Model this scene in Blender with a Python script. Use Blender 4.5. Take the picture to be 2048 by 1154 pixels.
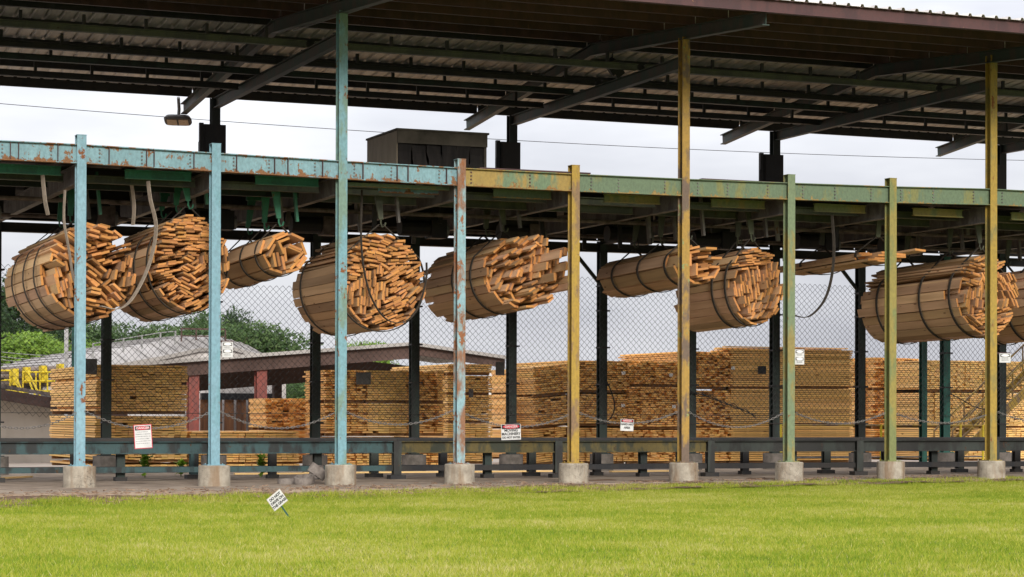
import bpy, math, random
import numpy as np
from mathutils import Vector, Matrix
random.seed(7); rng = np.random.default_rng(7)
sc = bpy.context.scene
C = sc.collection
PI = math.pi
for o in list(bpy.data.objects): bpy.data.objects.remove(o)

# ------------------------------------------------------------------ camera
CAM = np.array([-8.2013, -40.1788, 1.2944]); YAW, PITCH, ROLL = 0.3936, 0.0067, 0.0028
FPX, SHIFT = 4437.97, 227.46
fw = np.array([math.sin(YAW)*math.cos(PITCH), math.cos(YAW)*math.cos(PITCH), math.sin(PITCH)])
rt = np.array([math.cos(YAW), -math.sin(YAW), 0.0]); up_ = np.cross(rt, fw)
c_, s_ = math.cos(ROLL), math.sin(ROLL)
R3 = np.array([c_*rt+s_*up_, -s_*rt+c_*up_, fw])
cam = bpy.data.objects.new('camera', bpy.data.cameras.new('camera')); C.objects.link(cam)
cam.data.sensor_width = 36.0; cam.data.lens = FPX/2048*36.0; cam.data.shift_y = SHIFT/2048
cam.data.clip_start = 0.5; cam.data.clip_end = 3000
m3 = Matrix((R3[0], R3[1], -R3[2])).transposed()
cam.matrix_world = Matrix.Translation(CAM) @ m3.to_4x4()
sc.camera = cam

# ------------------------------------------------------------------ sky, sun, exposure
SUN_EL, SUN_AZ = math.radians(21), math.radians(190)     # high behind the camera's left shoulder
w = bpy.data.worlds.new('World'); sc.world = w; w.use_nodes = True
nt = w.node_tree; nt.nodes.clear(); N = nt.nodes.new; L = nt.links.new
out = N('ShaderNodeOutputWorld'); bg = N('ShaderNodeBackground'); L(bg.outputs[0], out.inputs[0])
sky = N('ShaderNodeTexSky'); sky.sky_type = 'NISHITA'; sky.sun_disc = False
sky.sun_elevation = SUN_EL; sky.sun_rotation = SUN_AZ; sky.air_density = 1.0; sky.dust_density = 3.0
tc = N('ShaderNodeTexCoord'); sep = N('ShaderNodeSeparateXYZ'); L(tc.outputs['Generated'], sep.inputs[0])
mp = N('ShaderNodeMapping'); mp.inputs['Scale'].default_value = (1.4, 1.4, 5.0); L(tc.outputs['Generated'], mp.inputs[0])
n1 = N('ShaderNodeTexNoise'); n1.inputs['Scale'].default_value = 3.4; n1.inputs['Detail'].default_value = 5; n1.inputs['Roughness'].default_value = .5
L(mp.outputs[0], n1.inputs['Vector'])
cr = N('ShaderNodeValToRGB'); L(n1.outputs[0], cr.inputs[0])
cr.color_ramp.elements[0].position = .33; cr.color_ramp.elements[0].color = (2.3, 2.33, 2.6, 1)
cr.color_ramp.elements[1].position = .68; cr.color_ramp.elements[1].color = (3.8, 3.82, 3.98, 1)
# overcast sky: brighter overhead than at the horizon
mr = N('ShaderNodeMapRange'); L(sep.outputs[2], mr.inputs[0]); mr.inputs[1].default_value = 0.0; mr.inputs[2].default_value = 1.0
mr.inputs[3].default_value = 1.0; mr.inputs[4].default_value = 3.6
vm = N('ShaderNodeVectorMath'); vm.operation = 'SCALE'; L(cr.outputs[0], vm.inputs[0]); L(mr.outputs[0], vm.inputs['Scale'])
mx = N('ShaderNodeMix'); mx.data_type = 'RGBA'; mx.inputs[0].default_value = .93
L(sky.outputs[0], mx.inputs[6]); L(vm.outputs[0], mx.inputs[7]); L(mx.outputs[2], bg.inputs[0]); bg.inputs[1].default_value = .1
sd = bpy.data.lights.new('sun', 'SUN'); sd.energy = 1.5; sd.angle = math.radians(16); sd.color = (1, .95, .87)
so = bpy.data.objects.new('sun', sd); C.objects.link(so)
sdir = Vector((math.sin(SUN_AZ)*math.cos(SUN_EL), math.cos(SUN_AZ)*math.cos(SUN_EL), math.sin(SUN_EL)))
so.rotation_euler = sdir.to_track_quat('Z', 'Y').to_euler()
sc.view_settings.view_transform = 'Standard'; sc.view_settings.look = 'None'
sc.view_settings.exposure = 1.15; sc.view_settings.gamma = 1; sc.view_settings.use_curve_mapping = False

# ------------------------------------------------------------------ helpers
def at(u, v, y):                      # the point at depth y seen at (u, v)
    d = R3.T @ np.array([(u-1024)/FPX, -(v-577-SHIFT)/FPX, 1.0])
    return Vector(CAM + d*(y-CAM[1])/d[1])
def atg(u, v):                        # the ground point seen at (u, v)
    d = R3.T @ np.array([(u-1024)/FPX, -(v-577-SHIFT)/FPX, 1.0])
    return Vector(CAM + d*(-CAM[2])/d[2])

class MB:
    def __init__(s): s.v = []; s.f = []; s.sm = False
    def add(s, vs, fs):
        n = len(s.v); s.v += [tuple(p) for p in vs]; s.f += [tuple(i+n for i in f) for f in fs]; return s
    def box(s, c, d, M=None):
        x, y, z = d[0]/2, d[1]/2, d[2]/2
        vs = [Vector((a*x, b*y, e*z)) for a in (-1, 1) for b in (-1, 1) for e in (-1, 1)]
        if M is not None: vs = [M @ p for p in vs]
        c = Vector(c)
        return s.add([p+c for p in vs], [(0,1,3,2),(4,6,7,5),(0,4,5,1),(2,3,7,6),(0,2,6,4),(1,5,7,3)])
    def b2(s, lo, hi): return s.box([(a+b)/2 for a, b in zip(lo, hi)], [b-a for a, b in zip(lo, hi)])
    def frame(s, p0, p1, up=(0,0,1)):
        p0, p1 = Vector(p0), Vector(p1); t = (p1-p0).normalized(); u = Vector(up)
        if abs(t.dot(u)) > .99: u = Vector((0,1,0))
        r = t.cross(u).normalized(); u = r.cross(t).normalized(); return p0, p1, r, u
    def prism(s, prof, p0, p1, up=(0,0,1)):
        p0, p1, r, u = s.frame(p0, p1, up); n = len(prof)
        vs = [p0+r*a+u*b for a, b in prof]+[p1+r*a+u*b for a, b in prof]
        fs = [(i, (i+1) % n, n+(i+1) % n, n+i) for i in range(n)]
        return s.add(vs, fs+[tuple(range(n-1, -1, -1)), tuple(range(n, 2*n))])
    def ibeam(s, p0, p1, h=.3, w=.16, tf=.02, tw=.014, up=(0,0,1)):
        a, b, t, q = w/2, h/2, tf, tw/2
        pr = [(-a,-b),(a,-b),(a,-b+t),(q,-b+t),(q,b-t),(a,b-t),(a,b),(-a,b),(-a,b-t),(-q,b-t),(-q,-b+t),(-a,-b+t)]
        return s.prism(pr, p0, p1, up)
    def chan(s, p0, p1, h=.2, w=.07, t=.012, up=(0,0,1), flip=1):
        pr = [(0,-h/2),(w,-h/2),(w,-h/2+t),(t,-h/2+t),(t,h/2-t),(w,h/2-t),(w,h/2),(0,h/2)]
        if flip < 0: pr = [(-a, b) for a, b in pr][::-1]
        return s.prism(pr, p0, p1, up)
    def bar(s, p0, p1, a, b, up=(0,0,1)): return s.prism([(-a/2,-b/2),(a/2,-b/2),(a/2,b/2),(-a/2,b/2)], p0, p1, up)
    def cyl(s, p0, p1, r, n=10, r2=None):
        p0, p1, x, u = s.frame(p0, p1); r2 = r if r2 is None else r2
        vs = [p0+(x*math.cos(2*PI*i/n)+u*math.sin(2*PI*i/n))*r for i in range(n)]+[p1+(x*math.cos(2*PI*i/n)+u*math.sin(2*PI*i/n))*r2 for i in range(n)]
        return s.add(vs, [(i, (i+1) % n, n+(i+1) % n, n+i) for i in range(n)]+[tuple(range(n-1,-1,-1)), tuple(range(n, 2*n))])
    def tube(s, pts, r, n=5, closed=False):
        pts = [Vector(p) for p in pts]; m = len(pts); vs = []; fs = []; pu = None
        for i, p in enumerate(pts):
            a = pts[(i-1) % m] if (closed or i) else p; b = pts[(i+1) % m] if (closed or i < m-1) else p
            t = (b-a).normalized()
            if pu is None: pu = Vector((0,0,1)) if abs(t.z) < .9 else Vector((1,0,0))
            x = t.cross(pu).normalized(); pu = x.cross(t).normalized()
            rr = r[i] if isinstance(r, (list, tuple)) else r
            vs += [p+(x*math.cos(2*PI*k/n)+pu*math.sin(2*PI*k/n))*rr for k in range(n)]
        for i in range(m if closed else m-1):
            j = (i+1) % m
            fs += [(i*n+k, i*n+(k+1) % n, j*n+(k+1) % n, j*n+k) for k in range(n)]
        if not closed: fs += [tuple(range(n-1,-1,-1)), tuple((m-1)*n+k for k in range(n))]
        return s.add(vs, fs)
    def band(s, pts, wdir, w, t):       # flat strap swept along pts, wide along wdir
        pts = [Vector(p) for p in pts]; wd = Vector(wdir).normalized(); m = len(pts); vs = []; fs = []
        for i, p in enumerate(pts):
            tg = (pts[min(i+1, m-1)]-pts[max(i-1, 0)]).normalized(); nn = tg.cross(wd).normalized()
            vs += [p+wd*w/2+nn*t/2, p-wd*w/2+nn*t/2, p-wd*w/2-nn*t/2, p+wd*w/2-nn*t/2]
        for i in range(m-1):
            fs += [(4*i+k, 4*i+(k+1) % 4, 4*i+4+(k+1) % 4, 4*i+4+k) for k in range(4)]
        return s.add(vs, fs+[(3,2,1,0), tuple(4*(m-1)+k for k in range(4))])
    def mesh(s, name, smooth=False):
        me = bpy.data.meshes.new(name); me.from_pydata(s.v, [], s.f)
        if smooth: me.polygons.foreach_set('use_smooth', [True]*len(me.polygons))
        me.update(); return me
    def build(s, name, mat, parent=None, smooth=False, kind=None, label=None):
        o = bpy.data.objects.new(name, s.mesh(name, smooth)); C.objects.link(o)
        o.data.materials.append(mat)
        if parent is not None: o.parent = parent
        if kind: o['kind'] = kind
        if label: o['label'] = label
        return o
def put(name, me, parent=None, loc=(0,0,0), rot=(0,0,0), col=None):
    o = bpy.data.objects.new(name, me); C.objects.link(o); o.parent = parent; o.location = loc; o.rotation_euler = rot
    if col: o.color = col
    return o
def tag(o, label, cat, group=None, kind=None):
    o['label'] = label; o['category'] = cat
    if group: o['group'] = group
    if kind: o['kind'] = kind
    return o
def thing(name, label, cat, loc=(0,0,0), rz=0, group=None):
    o = bpy.data.objects.new(name, None); C.objects.link(o); o.location = loc; o.rotation_euler = (0,0,rz)
    o.empty_display_size = .1
    return tag(o, label, cat, group)
def off(o): # inverse offset so that world-space meshes can hang under a moved Empty
    bpy.context.view_layer.update(); return o
def world_child(o, parent):
    o.parent = parent; o.matrix_parent_inverse = (Matrix.Translation(parent.location) @ parent.rotation_euler.to_matrix().to_4x4()).inverted()
    return o

# ------------------------------------------------------------------ materials
def newmat(name, rough=.6, spec=.3, metal=0):
    m = bpy.data.materials.new(name); m.use_nodes = True; b = m.node_tree.nodes['Principled BSDF']
    b.inputs['Roughness'].default_value = rough; b.inputs['Metallic'].default_value = metal
    b.inputs['Specular IOR Level'].default_value = spec
    return m, m.node_tree, b
def noise(t, vec, scale, detail=4, rough=.55, dim=None):
    n = t.nodes.new('ShaderNodeTexNoise'); n.inputs['Scale'].default_value = scale; n.inputs['Detail'].default_value = detail
    n.inputs['Roughness'].default_value = rough; t.links.new(vec, n.inputs['Vector']); return n.outputs['Fac']
def ramp(t, fac, stops):
    r = t.nodes.new('ShaderNodeValToRGB'); t.links.new(fac, r.inputs[0]); e = r.color_ramp.elements
    while len(e) < len(stops): e.new(.5)
    for i, (p, c) in enumerate(stops):
        e[i].position = p; e[i].color = (c, c, c, 1) if isinstance(c, (int, float)) else (*c, 1)
    return r.outputs[0]
def mapping(t, vec, scale, loc=(0,0,0)):
    m = t.nodes.new('ShaderNodeMapping'); m.inputs['Scale'].default_value = scale; m.inputs['Location'].default_value = loc
    t.links.new(vec, m.inputs[0]); return m.outputs[0]
def mix(t, fac, a, b, mode='MIX'):
    m = t.nodes.new('ShaderNodeMix'); m.data_type = 'RGBA'; m.blend_type = mode
    for s, val in ((0, fac), (6, a), (7, b)):
        if isinstance(val, (int, float)): m.inputs[s].default_value = val
        elif isinstance(val, tuple): m.inputs[s].default_value = (*val, 1)
        else: t.links.new(val, m.inputs[s])
    return m.outputs[2]
def math_(t, op, a, b=0.0):
    m = t.nodes.new('ShaderNodeMath'); m.operation = op
    for i, val in enumerate((a, b)):
        if isinstance(val, (int, float)): m.inputs[i].default_value = val
        else: t.links.new(val, m.inputs[i])
    return m.outputs[0]
def bump(t, b, h, dist=.01, strength=.5):
    n = t.nodes.new('ShaderNodeBump'); n.inputs['Distance'].default_value = dist; n.inputs['Strength'].default_value = strength
    t.links.new(h, n.inputs['Height']); t.links.new(n.outputs[0], b.inputs['Normal'])
def pos(t): return t.nodes.new('ShaderNodeNewGeometry').outputs['Position']
def objc(t): return t.nodes.new('ShaderNodeTexCoord').outputs['Object']

def paint(name, base, second, amt2=.5, rust=.5, rustc=(.16, .06, .022), streak=.35, seed=0, rough=.55, dark=.25, flange=0):
    """old paint: second coat showing through in patches, rust in spots and runs, grime"""
    m, t, b = newmat(name, rough, .3); p = pos(t)
    p1 = mapping(t, p, (1, 1, streak), (seed*3.1, seed*1.7, seed))
    a = noise(t, p1, 3.2, 6, .62)
    f2 = ramp(t, a, [(amt2-.05, 0.0), (amt2+.05, 1.0)])
    col = mix(t, f2, second, base)
    fine = noise(t, mapping(t, p, (1, 1, .6)), 22, 4, .6)
    col = mix(t, math_(t, 'MULTIPLY', ramp(t, fine, [(.35, 1.0), (.62, 0.0)]), dark), col, (.03, .03, .028))
    r1 = noise(t, mapping(t, p, (1, 1, .7), (seed*5.3, 0, seed*2)), 5.5, 9, .7)
    if flange:                                   # rust creeping along the flanges of the beam
        gs = t.nodes.new('ShaderNodeSeparateXYZ'); t.links.new(t.nodes.new('ShaderNodeTexCoord').outputs['Generated'], gs.inputs[0])
        r1 = math_(t, 'ADD', r1, ramp(t, gs.outputs[2], [(0, flange*1.5), (.10, flange*1.1), (.22, flange*.35), (.4, 0.0), (.82, 0.0), (1, flange*.9)]))
    # spots thicken into vertical runs below joints
    r2 = noise(t, mapping(t, p, (9, 9, .55), (seed, 0, 0)), 1.6, 6, .7)
    r1 = math_(t, 'ADD', r1, math_(t, 'MULTIPLY', ramp(t, r2, [(.52, 0.0), (.72, 1.0)]), .10))
    rf = ramp(t, r1, [(rust, 0.0), (rust+.03, 1.0)])
    rc = mix(t, noise(t, p, 30, 3), tuple(x*.45 for x in rustc), tuple(min(1, x*1.9) for x in rustc))
    col = mix(t, rf, col, rc)
    t.links.new(col, b.inputs['Base Color'])
    t.links.new(ramp(t, rf, [(0, rough), (1, .9)]), b.inputs['Roughness'])
    bump(t, b, math_(t, 'ADD', rf, fine), .004, .5)
    return m
BLUE = (.18, .325, .385); TEAL = (.10, .24, .23); GREEN = (.17, .27, .155); YEL = (.37, .24, .042); OCH = (.34, .25, .07)
M = {}
M['post0'] = paint('blue_paint', BLUE, (.21,.36,.42), .5, .61, seed=1)
M['post1'] = paint('blue_paint_clean', BLUE, (.15,.30,.345), .42, .64, seed=2)
M['post2'] = paint('blue_green_paint', (.165,.32,.36), (.16,.25,.20), .47, .60, seed=3)
M['post3'] = paint('blue_paint_rusted', (.24,.39,.42), (.24,.12,.065), .485, .56, seed=4, rustc=(.20,.085,.04))
M['post4'] = paint('ochre_yellow_paint', YEL, (.22,.14,.075), .47, .66, seed=5, rustc=(.14,.09,.05))
M['post5'] = paint('mottled_yellow_green_paint', (.36,.22,.05), (.15,.105,.075), .49, .62, seed=8, rustc=(.19,.24,.11), streak=.5)
M['post6'] = paint('sage_green_paint', (.165,.215,.12), (.26,.21,.07), .44, .68, seed=7)
M['post7'] = paint('green_ochre_paint', (.27,.22,.06), (.18,.20,.075), .5, .66, seed=11)
M['post8'] = paint('yellow_paint_weathered', (.35,.235,.045), (.22,.18,.06), .47, .65, seed=9)
M['beamblue'] = paint('rust_spotted_blue_beam', (.17,.30,.335), (.20,.345,.385), .5, .58, seed=12, rustc=(.17,.085,.04), flange=.10)
M['beamyg'] = paint('green_ochre_beam', (.14,.20,.115), (.32,.22,.06), .52, .62, seed=13, rustc=(.21,.12,.045), flange=.10)
M['beamgr'] = paint('sage_green_beam', (.125,.175,.105), (.19,.19,.07), .40, .64, seed=14, rustc=(.22,.15,.055), flange=.10)
M['green'] = paint('bright_green_paint', (.035,.19,.11), (.03,.14,.085), .5, .66, seed=15)
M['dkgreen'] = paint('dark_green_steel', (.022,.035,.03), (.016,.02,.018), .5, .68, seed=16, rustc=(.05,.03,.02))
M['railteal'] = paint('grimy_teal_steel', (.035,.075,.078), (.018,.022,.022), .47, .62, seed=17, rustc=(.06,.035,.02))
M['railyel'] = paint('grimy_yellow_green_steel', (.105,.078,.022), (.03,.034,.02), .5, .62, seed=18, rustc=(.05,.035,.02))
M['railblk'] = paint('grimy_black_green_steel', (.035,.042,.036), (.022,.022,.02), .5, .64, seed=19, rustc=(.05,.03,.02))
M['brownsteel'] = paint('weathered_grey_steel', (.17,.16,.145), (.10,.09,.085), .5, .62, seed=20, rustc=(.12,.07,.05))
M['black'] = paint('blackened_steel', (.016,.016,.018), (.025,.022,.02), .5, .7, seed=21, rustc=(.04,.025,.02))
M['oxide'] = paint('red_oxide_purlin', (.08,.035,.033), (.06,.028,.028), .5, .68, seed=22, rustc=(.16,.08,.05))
M['olive'] = paint('olive_steel', (.085,.095,.055), (.06,.065,.045), .5, .66, seed=23, rustc=(.06,.04,.02))
M['teal'] = paint('teal_post_paint', (.03,.13,.10), (.02,.08,.065), .5, .72, seed=24)
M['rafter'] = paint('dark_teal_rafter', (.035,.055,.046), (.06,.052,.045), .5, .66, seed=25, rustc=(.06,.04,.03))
M['catyellow'] = paint('safety_yellow', (.62,.47,.02), (.50,.36,.03), .42, .68, seed=26)
M['redpost'] = paint('faded_red_column', (.23,.055,.04), (.17,.05,.04), .5, .72, seed=27)

def wood(name, side1, side2, end1, end2):
    m, t, b = newmat(name, .75, .2); n = t.nodes; tcn = n.new('ShaderNodeTexCoord'); oi = n.new('ShaderNodeObjectInfo')
    cmb = n.new('ShaderNodeCombineXYZ')
    for i in range(3): t.links.new(math_(t, 'MULTIPLY', oi.outputs['Random'], 37.0+i*11), cmb.inputs[i])
    va = n.new('ShaderNodeVectorMath'); va.operation = 'ADD'; t.links.new(tcn.outputs['Object'], va.inputs[0]); t.links.new(cmb.outputs[0], va.inputs[1])
    v = va.outputs[0]
    g = noise(t, mapping(t, v, (26, .9, 26)), 1.6, 5, .65)
    g2 = noise(t, mapping(t, v, (9, .35, 9)), 1.0, 2, .5)
    side = mix(t, g, side1, side2)
    side = mix(t, ramp(t, g2, [(.4, 0.0), (.7, .55)]), side, tuple(x*.72 for x in side1))
    vo = n.new('ShaderNodeTexVoronoi'); vo.inputs['Scale'].default_value = 1.0; t.links.new(mapping(t, v, (5, 1.6, 5)), vo.inputs['Vector'])
    side = mix(t, ramp(t, vo.outputs['Distance'], [(.07, .75), (.12, 0.0)]), side, (.16, .065, .025))
    e = noise(t, v, 26, 3, .6)
    end = mix(t, e, end1, end2)
    sp = n.new('ShaderNodeSeparateXYZ'); t.links.new(tcn.outputs['Normal'], sp.inputs[0])
    em = ramp(t, math_(t, 'ABSOLUTE', sp.outputs[1]), [(.6, 0.0), (.8, 1.0)])
    col = mix(t, em, side, end)
    rv = ramp(t, oi.outputs['Random'], [(0, (.78,.72,.64)), (.3, (1.0,.95,.90)), (.6, (.94,.88,.78)), (.85, (1.10,1.06,1.0)), (.97, (.98,.92,.86)), (1, (.50,.42,.37))])
    col = mix(t, 1.0, col, rv, 'MULTIPLY'); col = mix(t, 1.0, col, oi.outputs['Color'], 'MULTIPLY')
    t.links.new(col, b.inputs['Base Color']); bump(t, b, g, .002, .4)
    return m
M['wood'] = wood('sawn_lumber', (.68,.46,.28), (.84,.62,.42), (.43,.20,.065), (.58,.295,.11))
M['stack'] = wood('stickered_lumber', (.90,.62,.28), (.95,.72,.38), (.88,.59,.25), (.96,.74,.38))

def simple(name, c1, c2, scale, rough=.85, bd=.004, detail=6, stretch=(1,1,1), metal=0, lo=.35, hi=.65):
    m, t, b = newmat(name, rough, .25, metal); p = mapping(t, pos(t), stretch); f = noise(t, p, scale, detail, .62)
    t.links.new(mix(t, ramp(t, f, [(lo, 0.0), (hi, 1.0)]), c1, c2), b.inputs['Base Color'])
    bump(t, b, f, bd, .6); return m
def concrete():
    m, t, b = newmat('footing_concrete', .9, .2); p = pos(t); oi = t.nodes.new('ShaderNodeObjectInfo')
    f = noise(t, p, 5, 9, .65); col = mix(t, ramp(t, f, [(.32, 0.0), (.68, 1.0)]), (.21,.18,.14), (.40,.36,.29))
    st = noise(t, mapping(t, p, (1.6, 1.6, .35)), 2.2, 5, .6); col = mix(t, ramp(t, st, [(.48, 0.0), (.62, .75)]), col, (.20,.13,.075))
    vo = t.nodes.new('ShaderNodeTexVoronoi'); vo.feature = 'DISTANCE_TO_EDGE'; vo.inputs['Scale'].default_value = 3.2
    ad = t.nodes.new('ShaderNodeVectorMath'); ad.operation = 'ADD'; nn = t.nodes.new('ShaderNodeTexNoise'); nn.inputs['Scale'].default_value = 4; t.links.new(p, nn.inputs['Vector']); t.links.new(p, ad.inputs[0]); t.links.new(nn.outputs['Color'], ad.inputs[1]); t.links.new(ad.outputs[0], vo.inputs['Vector'])
    ck = math_(t, 'MULTIPLY', ramp(t, vo.outputs['Distance'], [(.0, 1.0), (.02, 0.0)]), ramp(t, noise(t, p, .9, 2), [(.5, 0.0), (.58, .8)]))
    col = mix(t, ck, col, (.07,.06,.05)); t.links.new(col, b.inputs['Base Color']); bump(t, b, math_(t, 'SUBTRACT', f, ck), .008, .6); return m
M['concrete'] = concrete()
M['concrete_old'] = simple('footing_concrete', (.22,.19,.15), (.38,.34,.28), 4, .9, .006)
M['slab'] = simple('slab_concrete', (.17,.125,.09), (.36,.29,.22), 1.6, .92, .01, 9)
M['mulch'] = simple('dirt_and_mulch', (.07,.038,.024), (.21,.13,.08), 6, .95, .03, 9)
M['yard'] = simple('yard_dirt', (.27,.22,.17), (.38,.32,.26), 1.2, .95, .02, 9)
M['rubber'] = simple('worn_rubber', (.12,.10,.09), (.24,.21,.185), 7, .8, .004)
M['strap'] = simple('dirty_sling_webbing', (.035,.03,.025), (.06,.05,.04), 14, .9, .003)
M['paleStrap'] = simple('pale_sling_webbing', (.23,.19,.15), (.32,.27,.22), 14, .9, .003)
M['galv'] = simple('galvanised_wire', (.16,.16,.155), (.26,.26,.25), 10, .55, .0005, 3, metal=.3)
M['wire'] = simple('dull_fence_wire', (.035,.035,.035), (.07,.07,.068), 10, .6, .0005, 3)
M['chain'] = simple('grey_chain', (.14,.13,.12), (.22,.21,.20), 20, .5, .001, 3, metal=.2)
M['roof'] = simple('aged_galvanised_roofing', (.44,.41,.39), (.72,.69,.66), 1.3, .6, .002, 8, stretch=(3, .35, 1))
M['whiteroof'] = simple('pale_roof', (.20,.185,.17), (.34,.32,.30), .35, .8, .004, 8)
M['kiln'] = simple('stained_kiln_wall', (.26,.24,.225), (.56,.53,.51), .7, .85, .004, 8, stretch=(1,1,.5))
M['beige'] = simple('beige_cladding', (.40,.35,.29), (.50,.45,.38), .6, .85, .003, 5)
M['brown'] = simple('brown_fascia', (.055,.034,.028), (.095,.06,.05), .8, .85, .004, 6)
M['rustdoor'] = simple('rust_streaked_doors', (.09,.045,.028), (.28,.13,.06), 2.4, .85, .003, 6, stretch=(2, 1, .15))
M['grey'] = simple('mid_grey_panel', (.09,.085,.085), (.13,.125,.12), 3, .8, .003)
M['pipe'] = simple('sooty_pipe', (.06,.05,.045), (.20,.16,.14), 4, .7, .003)
M['bark'] = simple('bark', (.06,.045,.035), (.12,.09,.07), 3, .95, .02, stretch=(1,1,.2))
M['white'] = simple('white_sign_face', (.47,.47,.46), (.58,.58,.565), 8, .5, .0005)
M['red'] = simple('red_sign_ink', (.42,.02,.045), (.48,.03,.05), 8, .5, .0005)
M['ink'] = simple('black_sign_ink', (.012,.012,.014), (.02,.02,.022), 8, .5, .0005)
M['inkgrey'] = simple('faded_sign_ink', (.10,.10,.11), (.16,.16,.17), 8, .5, .0005)
M['lens'] = simple('lamp_glass', (.35,.25,.16), (.5,.38,.26), 30, .3, .001)
M['hood'] = simple('sooty_corrugated_hood', (.055,.048,.036), (.11,.095,.075), 2.4, .75, .004)
M['curtain'] = simple('black_rubber_curtain', (.013,.012,.012), (.03,.026,.024), 3, .8, .004, stretch=(3,1,.4))
M['hoodside'] = simple('tan_corrugated_side', (.20,.16,.11), (.30,.25,.18), 3, .7, .003, stretch=(1,1,.3))
M['cable'] = simple('black_cable', (.015,.015,.016), (.03,.03,.03), 9, .7, .001)
M['paper'] = simple('white_paper_tag', (.68,.67,.65), (.78,.77,.75), 9, .7, .001)

def leafmat(name, c1, c2, c3, trans=.35):
    m, t, b = newmat(name, .6, .25); n = t.nodes
    a = n.new('ShaderNodeAttribute'); a.attribute_name = 'tint'
    if 'grass' in name:
        f = math_(t, 'ADD', math_(t, 'MULTIPLY', noise(t, pos(t), .30, 3, .6), .75), math_(t, 'MULTIPLY', noise(t, pos(t), 3.6, 4, .7), .75))
        s = math_(t, 'ADD', math_(t, 'MULTIPLY', a.outputs['Fac'], .42), math_(t, 'SUBTRACT', math_(t, 'MULTIPLY', f, .95), .17))
    else:
        s = math_(t, 'ADD', math_(t, 'MULTIPLY', a.outputs['Fac'], .55), math_(t, 'MULTIPLY', noise(t, pos(t), .35, 4, .6), .62))
    col = ramp(t, s, [(.28, c1), (.55, c2), (.85, c3)] + ([(1.0, (.55, .50, .20))] if 'grass' in name else []))
    t.links.new(col, b.inputs['Base Color'])
    tr = n.new('ShaderNodeBsdfTranslucent'); t.links.new(col, tr.inputs[0]); mxs = n.new('ShaderNodeMixShader'); mxs.inputs[0].default_value = trans
    t.links.new(b.outputs[0], mxs.inputs[1]); t.links.new(tr.outputs[0], mxs.inputs[2])
    t.links.new(mxs.outputs[0], n['Material Output'].inputs[0]); return m
M['grass'] = leafmat('grass_blades', (.07,.135,.010), (.195,.295,.014), (.42,.42,.055), .45)
M['leaf'] = leafmat('mid_green_leaves', (.03,.06,.022), (.06,.11,.035), (.12,.18,.06))
M['weed'] = leafmat('bright_weed_leaves', (.14,.26,.02), (.24,.40,.035), (.34,.50,.07), .5)
M['leafdk'] = leafmat('dark_green_leaves', (.016,.036,.014), (.03,.062,.02), (.06,.10,.035))
M['leaflt'] = leafmat('yellow_green_leaves', (.08,.15,.02), (.14,.24,.03), (.22,.33,.05))

# ------------------------------------------------------------------ ground
def sheet(name, poly, z, mat, thick=0):
    mb = MB(); n = len(poly); mb.add([(x, y, z) for x, y in poly], [tuple(range(n))])
    if thick: mb.add([(x, y, z-thick) for x, y in poly], []); mb.f += [((i+1) % n, i, n+i, n+(i+1) % n) for i in range(n)]
    o = mb.build(name, mat); o['kind'] = 'structure'; return o
sheet('ground', [(-900,-300),(1200,-300),(1200,1500),(-900,1500)], -.10, M['yard'])
gy = lambda x: -7.05+.335*(x+2.7)-.0022*(x+2.7)**2*(x > -2.7)           # where the lawn stops
xs = np.linspace(-30, 60, 91)
sheet('lawn_soil', [(-30,-60),(60,-60)]+[(x, gy(max(-12, min(x, 25)))+.35) for x in xs[::-1]], -.065, simple('lawn_soil', (.06,.085,.012), (.14,.17,.03), 3, .95, .01))
mbm = MB()                                                         # uneven dirt and mulch strip
nx, ny = 260, 26
def my(x, j): 
    a = gy(max(-12, min(x, 25)))-.5; return a+(1.6-a)*(j/ny)
for i in range(nx+1):
    x = -12+i*45/nx
    for j in range(ny+1):
        y = my(x, j); e = math.sin(x*1.7+y)*.012+math.sin(x*5.1-y*3)*.008+rng.normal()*.006
        mbm.v.append((x, y, -.045+e+(.035 if x > 10 else .035*max(0, (x-6)/4))))
mbm.f = [(i*(ny+1)+j, (i+1)*(ny+1)+j, (i+1)*(ny+1)+j+1, i*(ny+1)+j+1) for i in range(nx) for j in range(ny)]
o = mbm.build('dirt_strip', M['mulch'], smooth=True); o['kind'] = 'structure'
slab_poly = [(-14,-4.3),(-2,-3.06),(1.2,-2.72),(4.35,-2.4),(7,-1.6),(8.98,-.84),(11,-.5),(34,-.45),(34,9.6),(-14,9.6)]
sheet('concrete_slab', slab_poly, 0, M['slab'], .09)
# litter on the slab and mulch
mbl = MB()
for i in range(2600):
    x = rng.uniform(-5, 21); e = gy(x); yy = e+rng.beta(1.3, 1.8)*(4.6 if x < 9 else 3.2)-.1
    l = rng.uniform(.03, .14); a = rng.uniform(0, PI); z = (.006 if yy > e+2 else -.02)+rng.uniform(0, .02)
    mbl.bar((x-l*math.cos(a)/2, yy-l*math.sin(a)/2, z), (x+l*math.cos(a)/2, yy+l*math.sin(a)/2, z+rng.uniform(0,.02)), rng.uniform(.006,.022), rng.uniform(.005,.015))
o = mbl.build('bark_litter', simple('bark_litter', (.10,.055,.035), (.34,.24,.16), 9, .95, .004)); tag(o, 'brown bark chips and splinters strewn along the edge of the slab', 'litter', kind='stuff')

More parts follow.
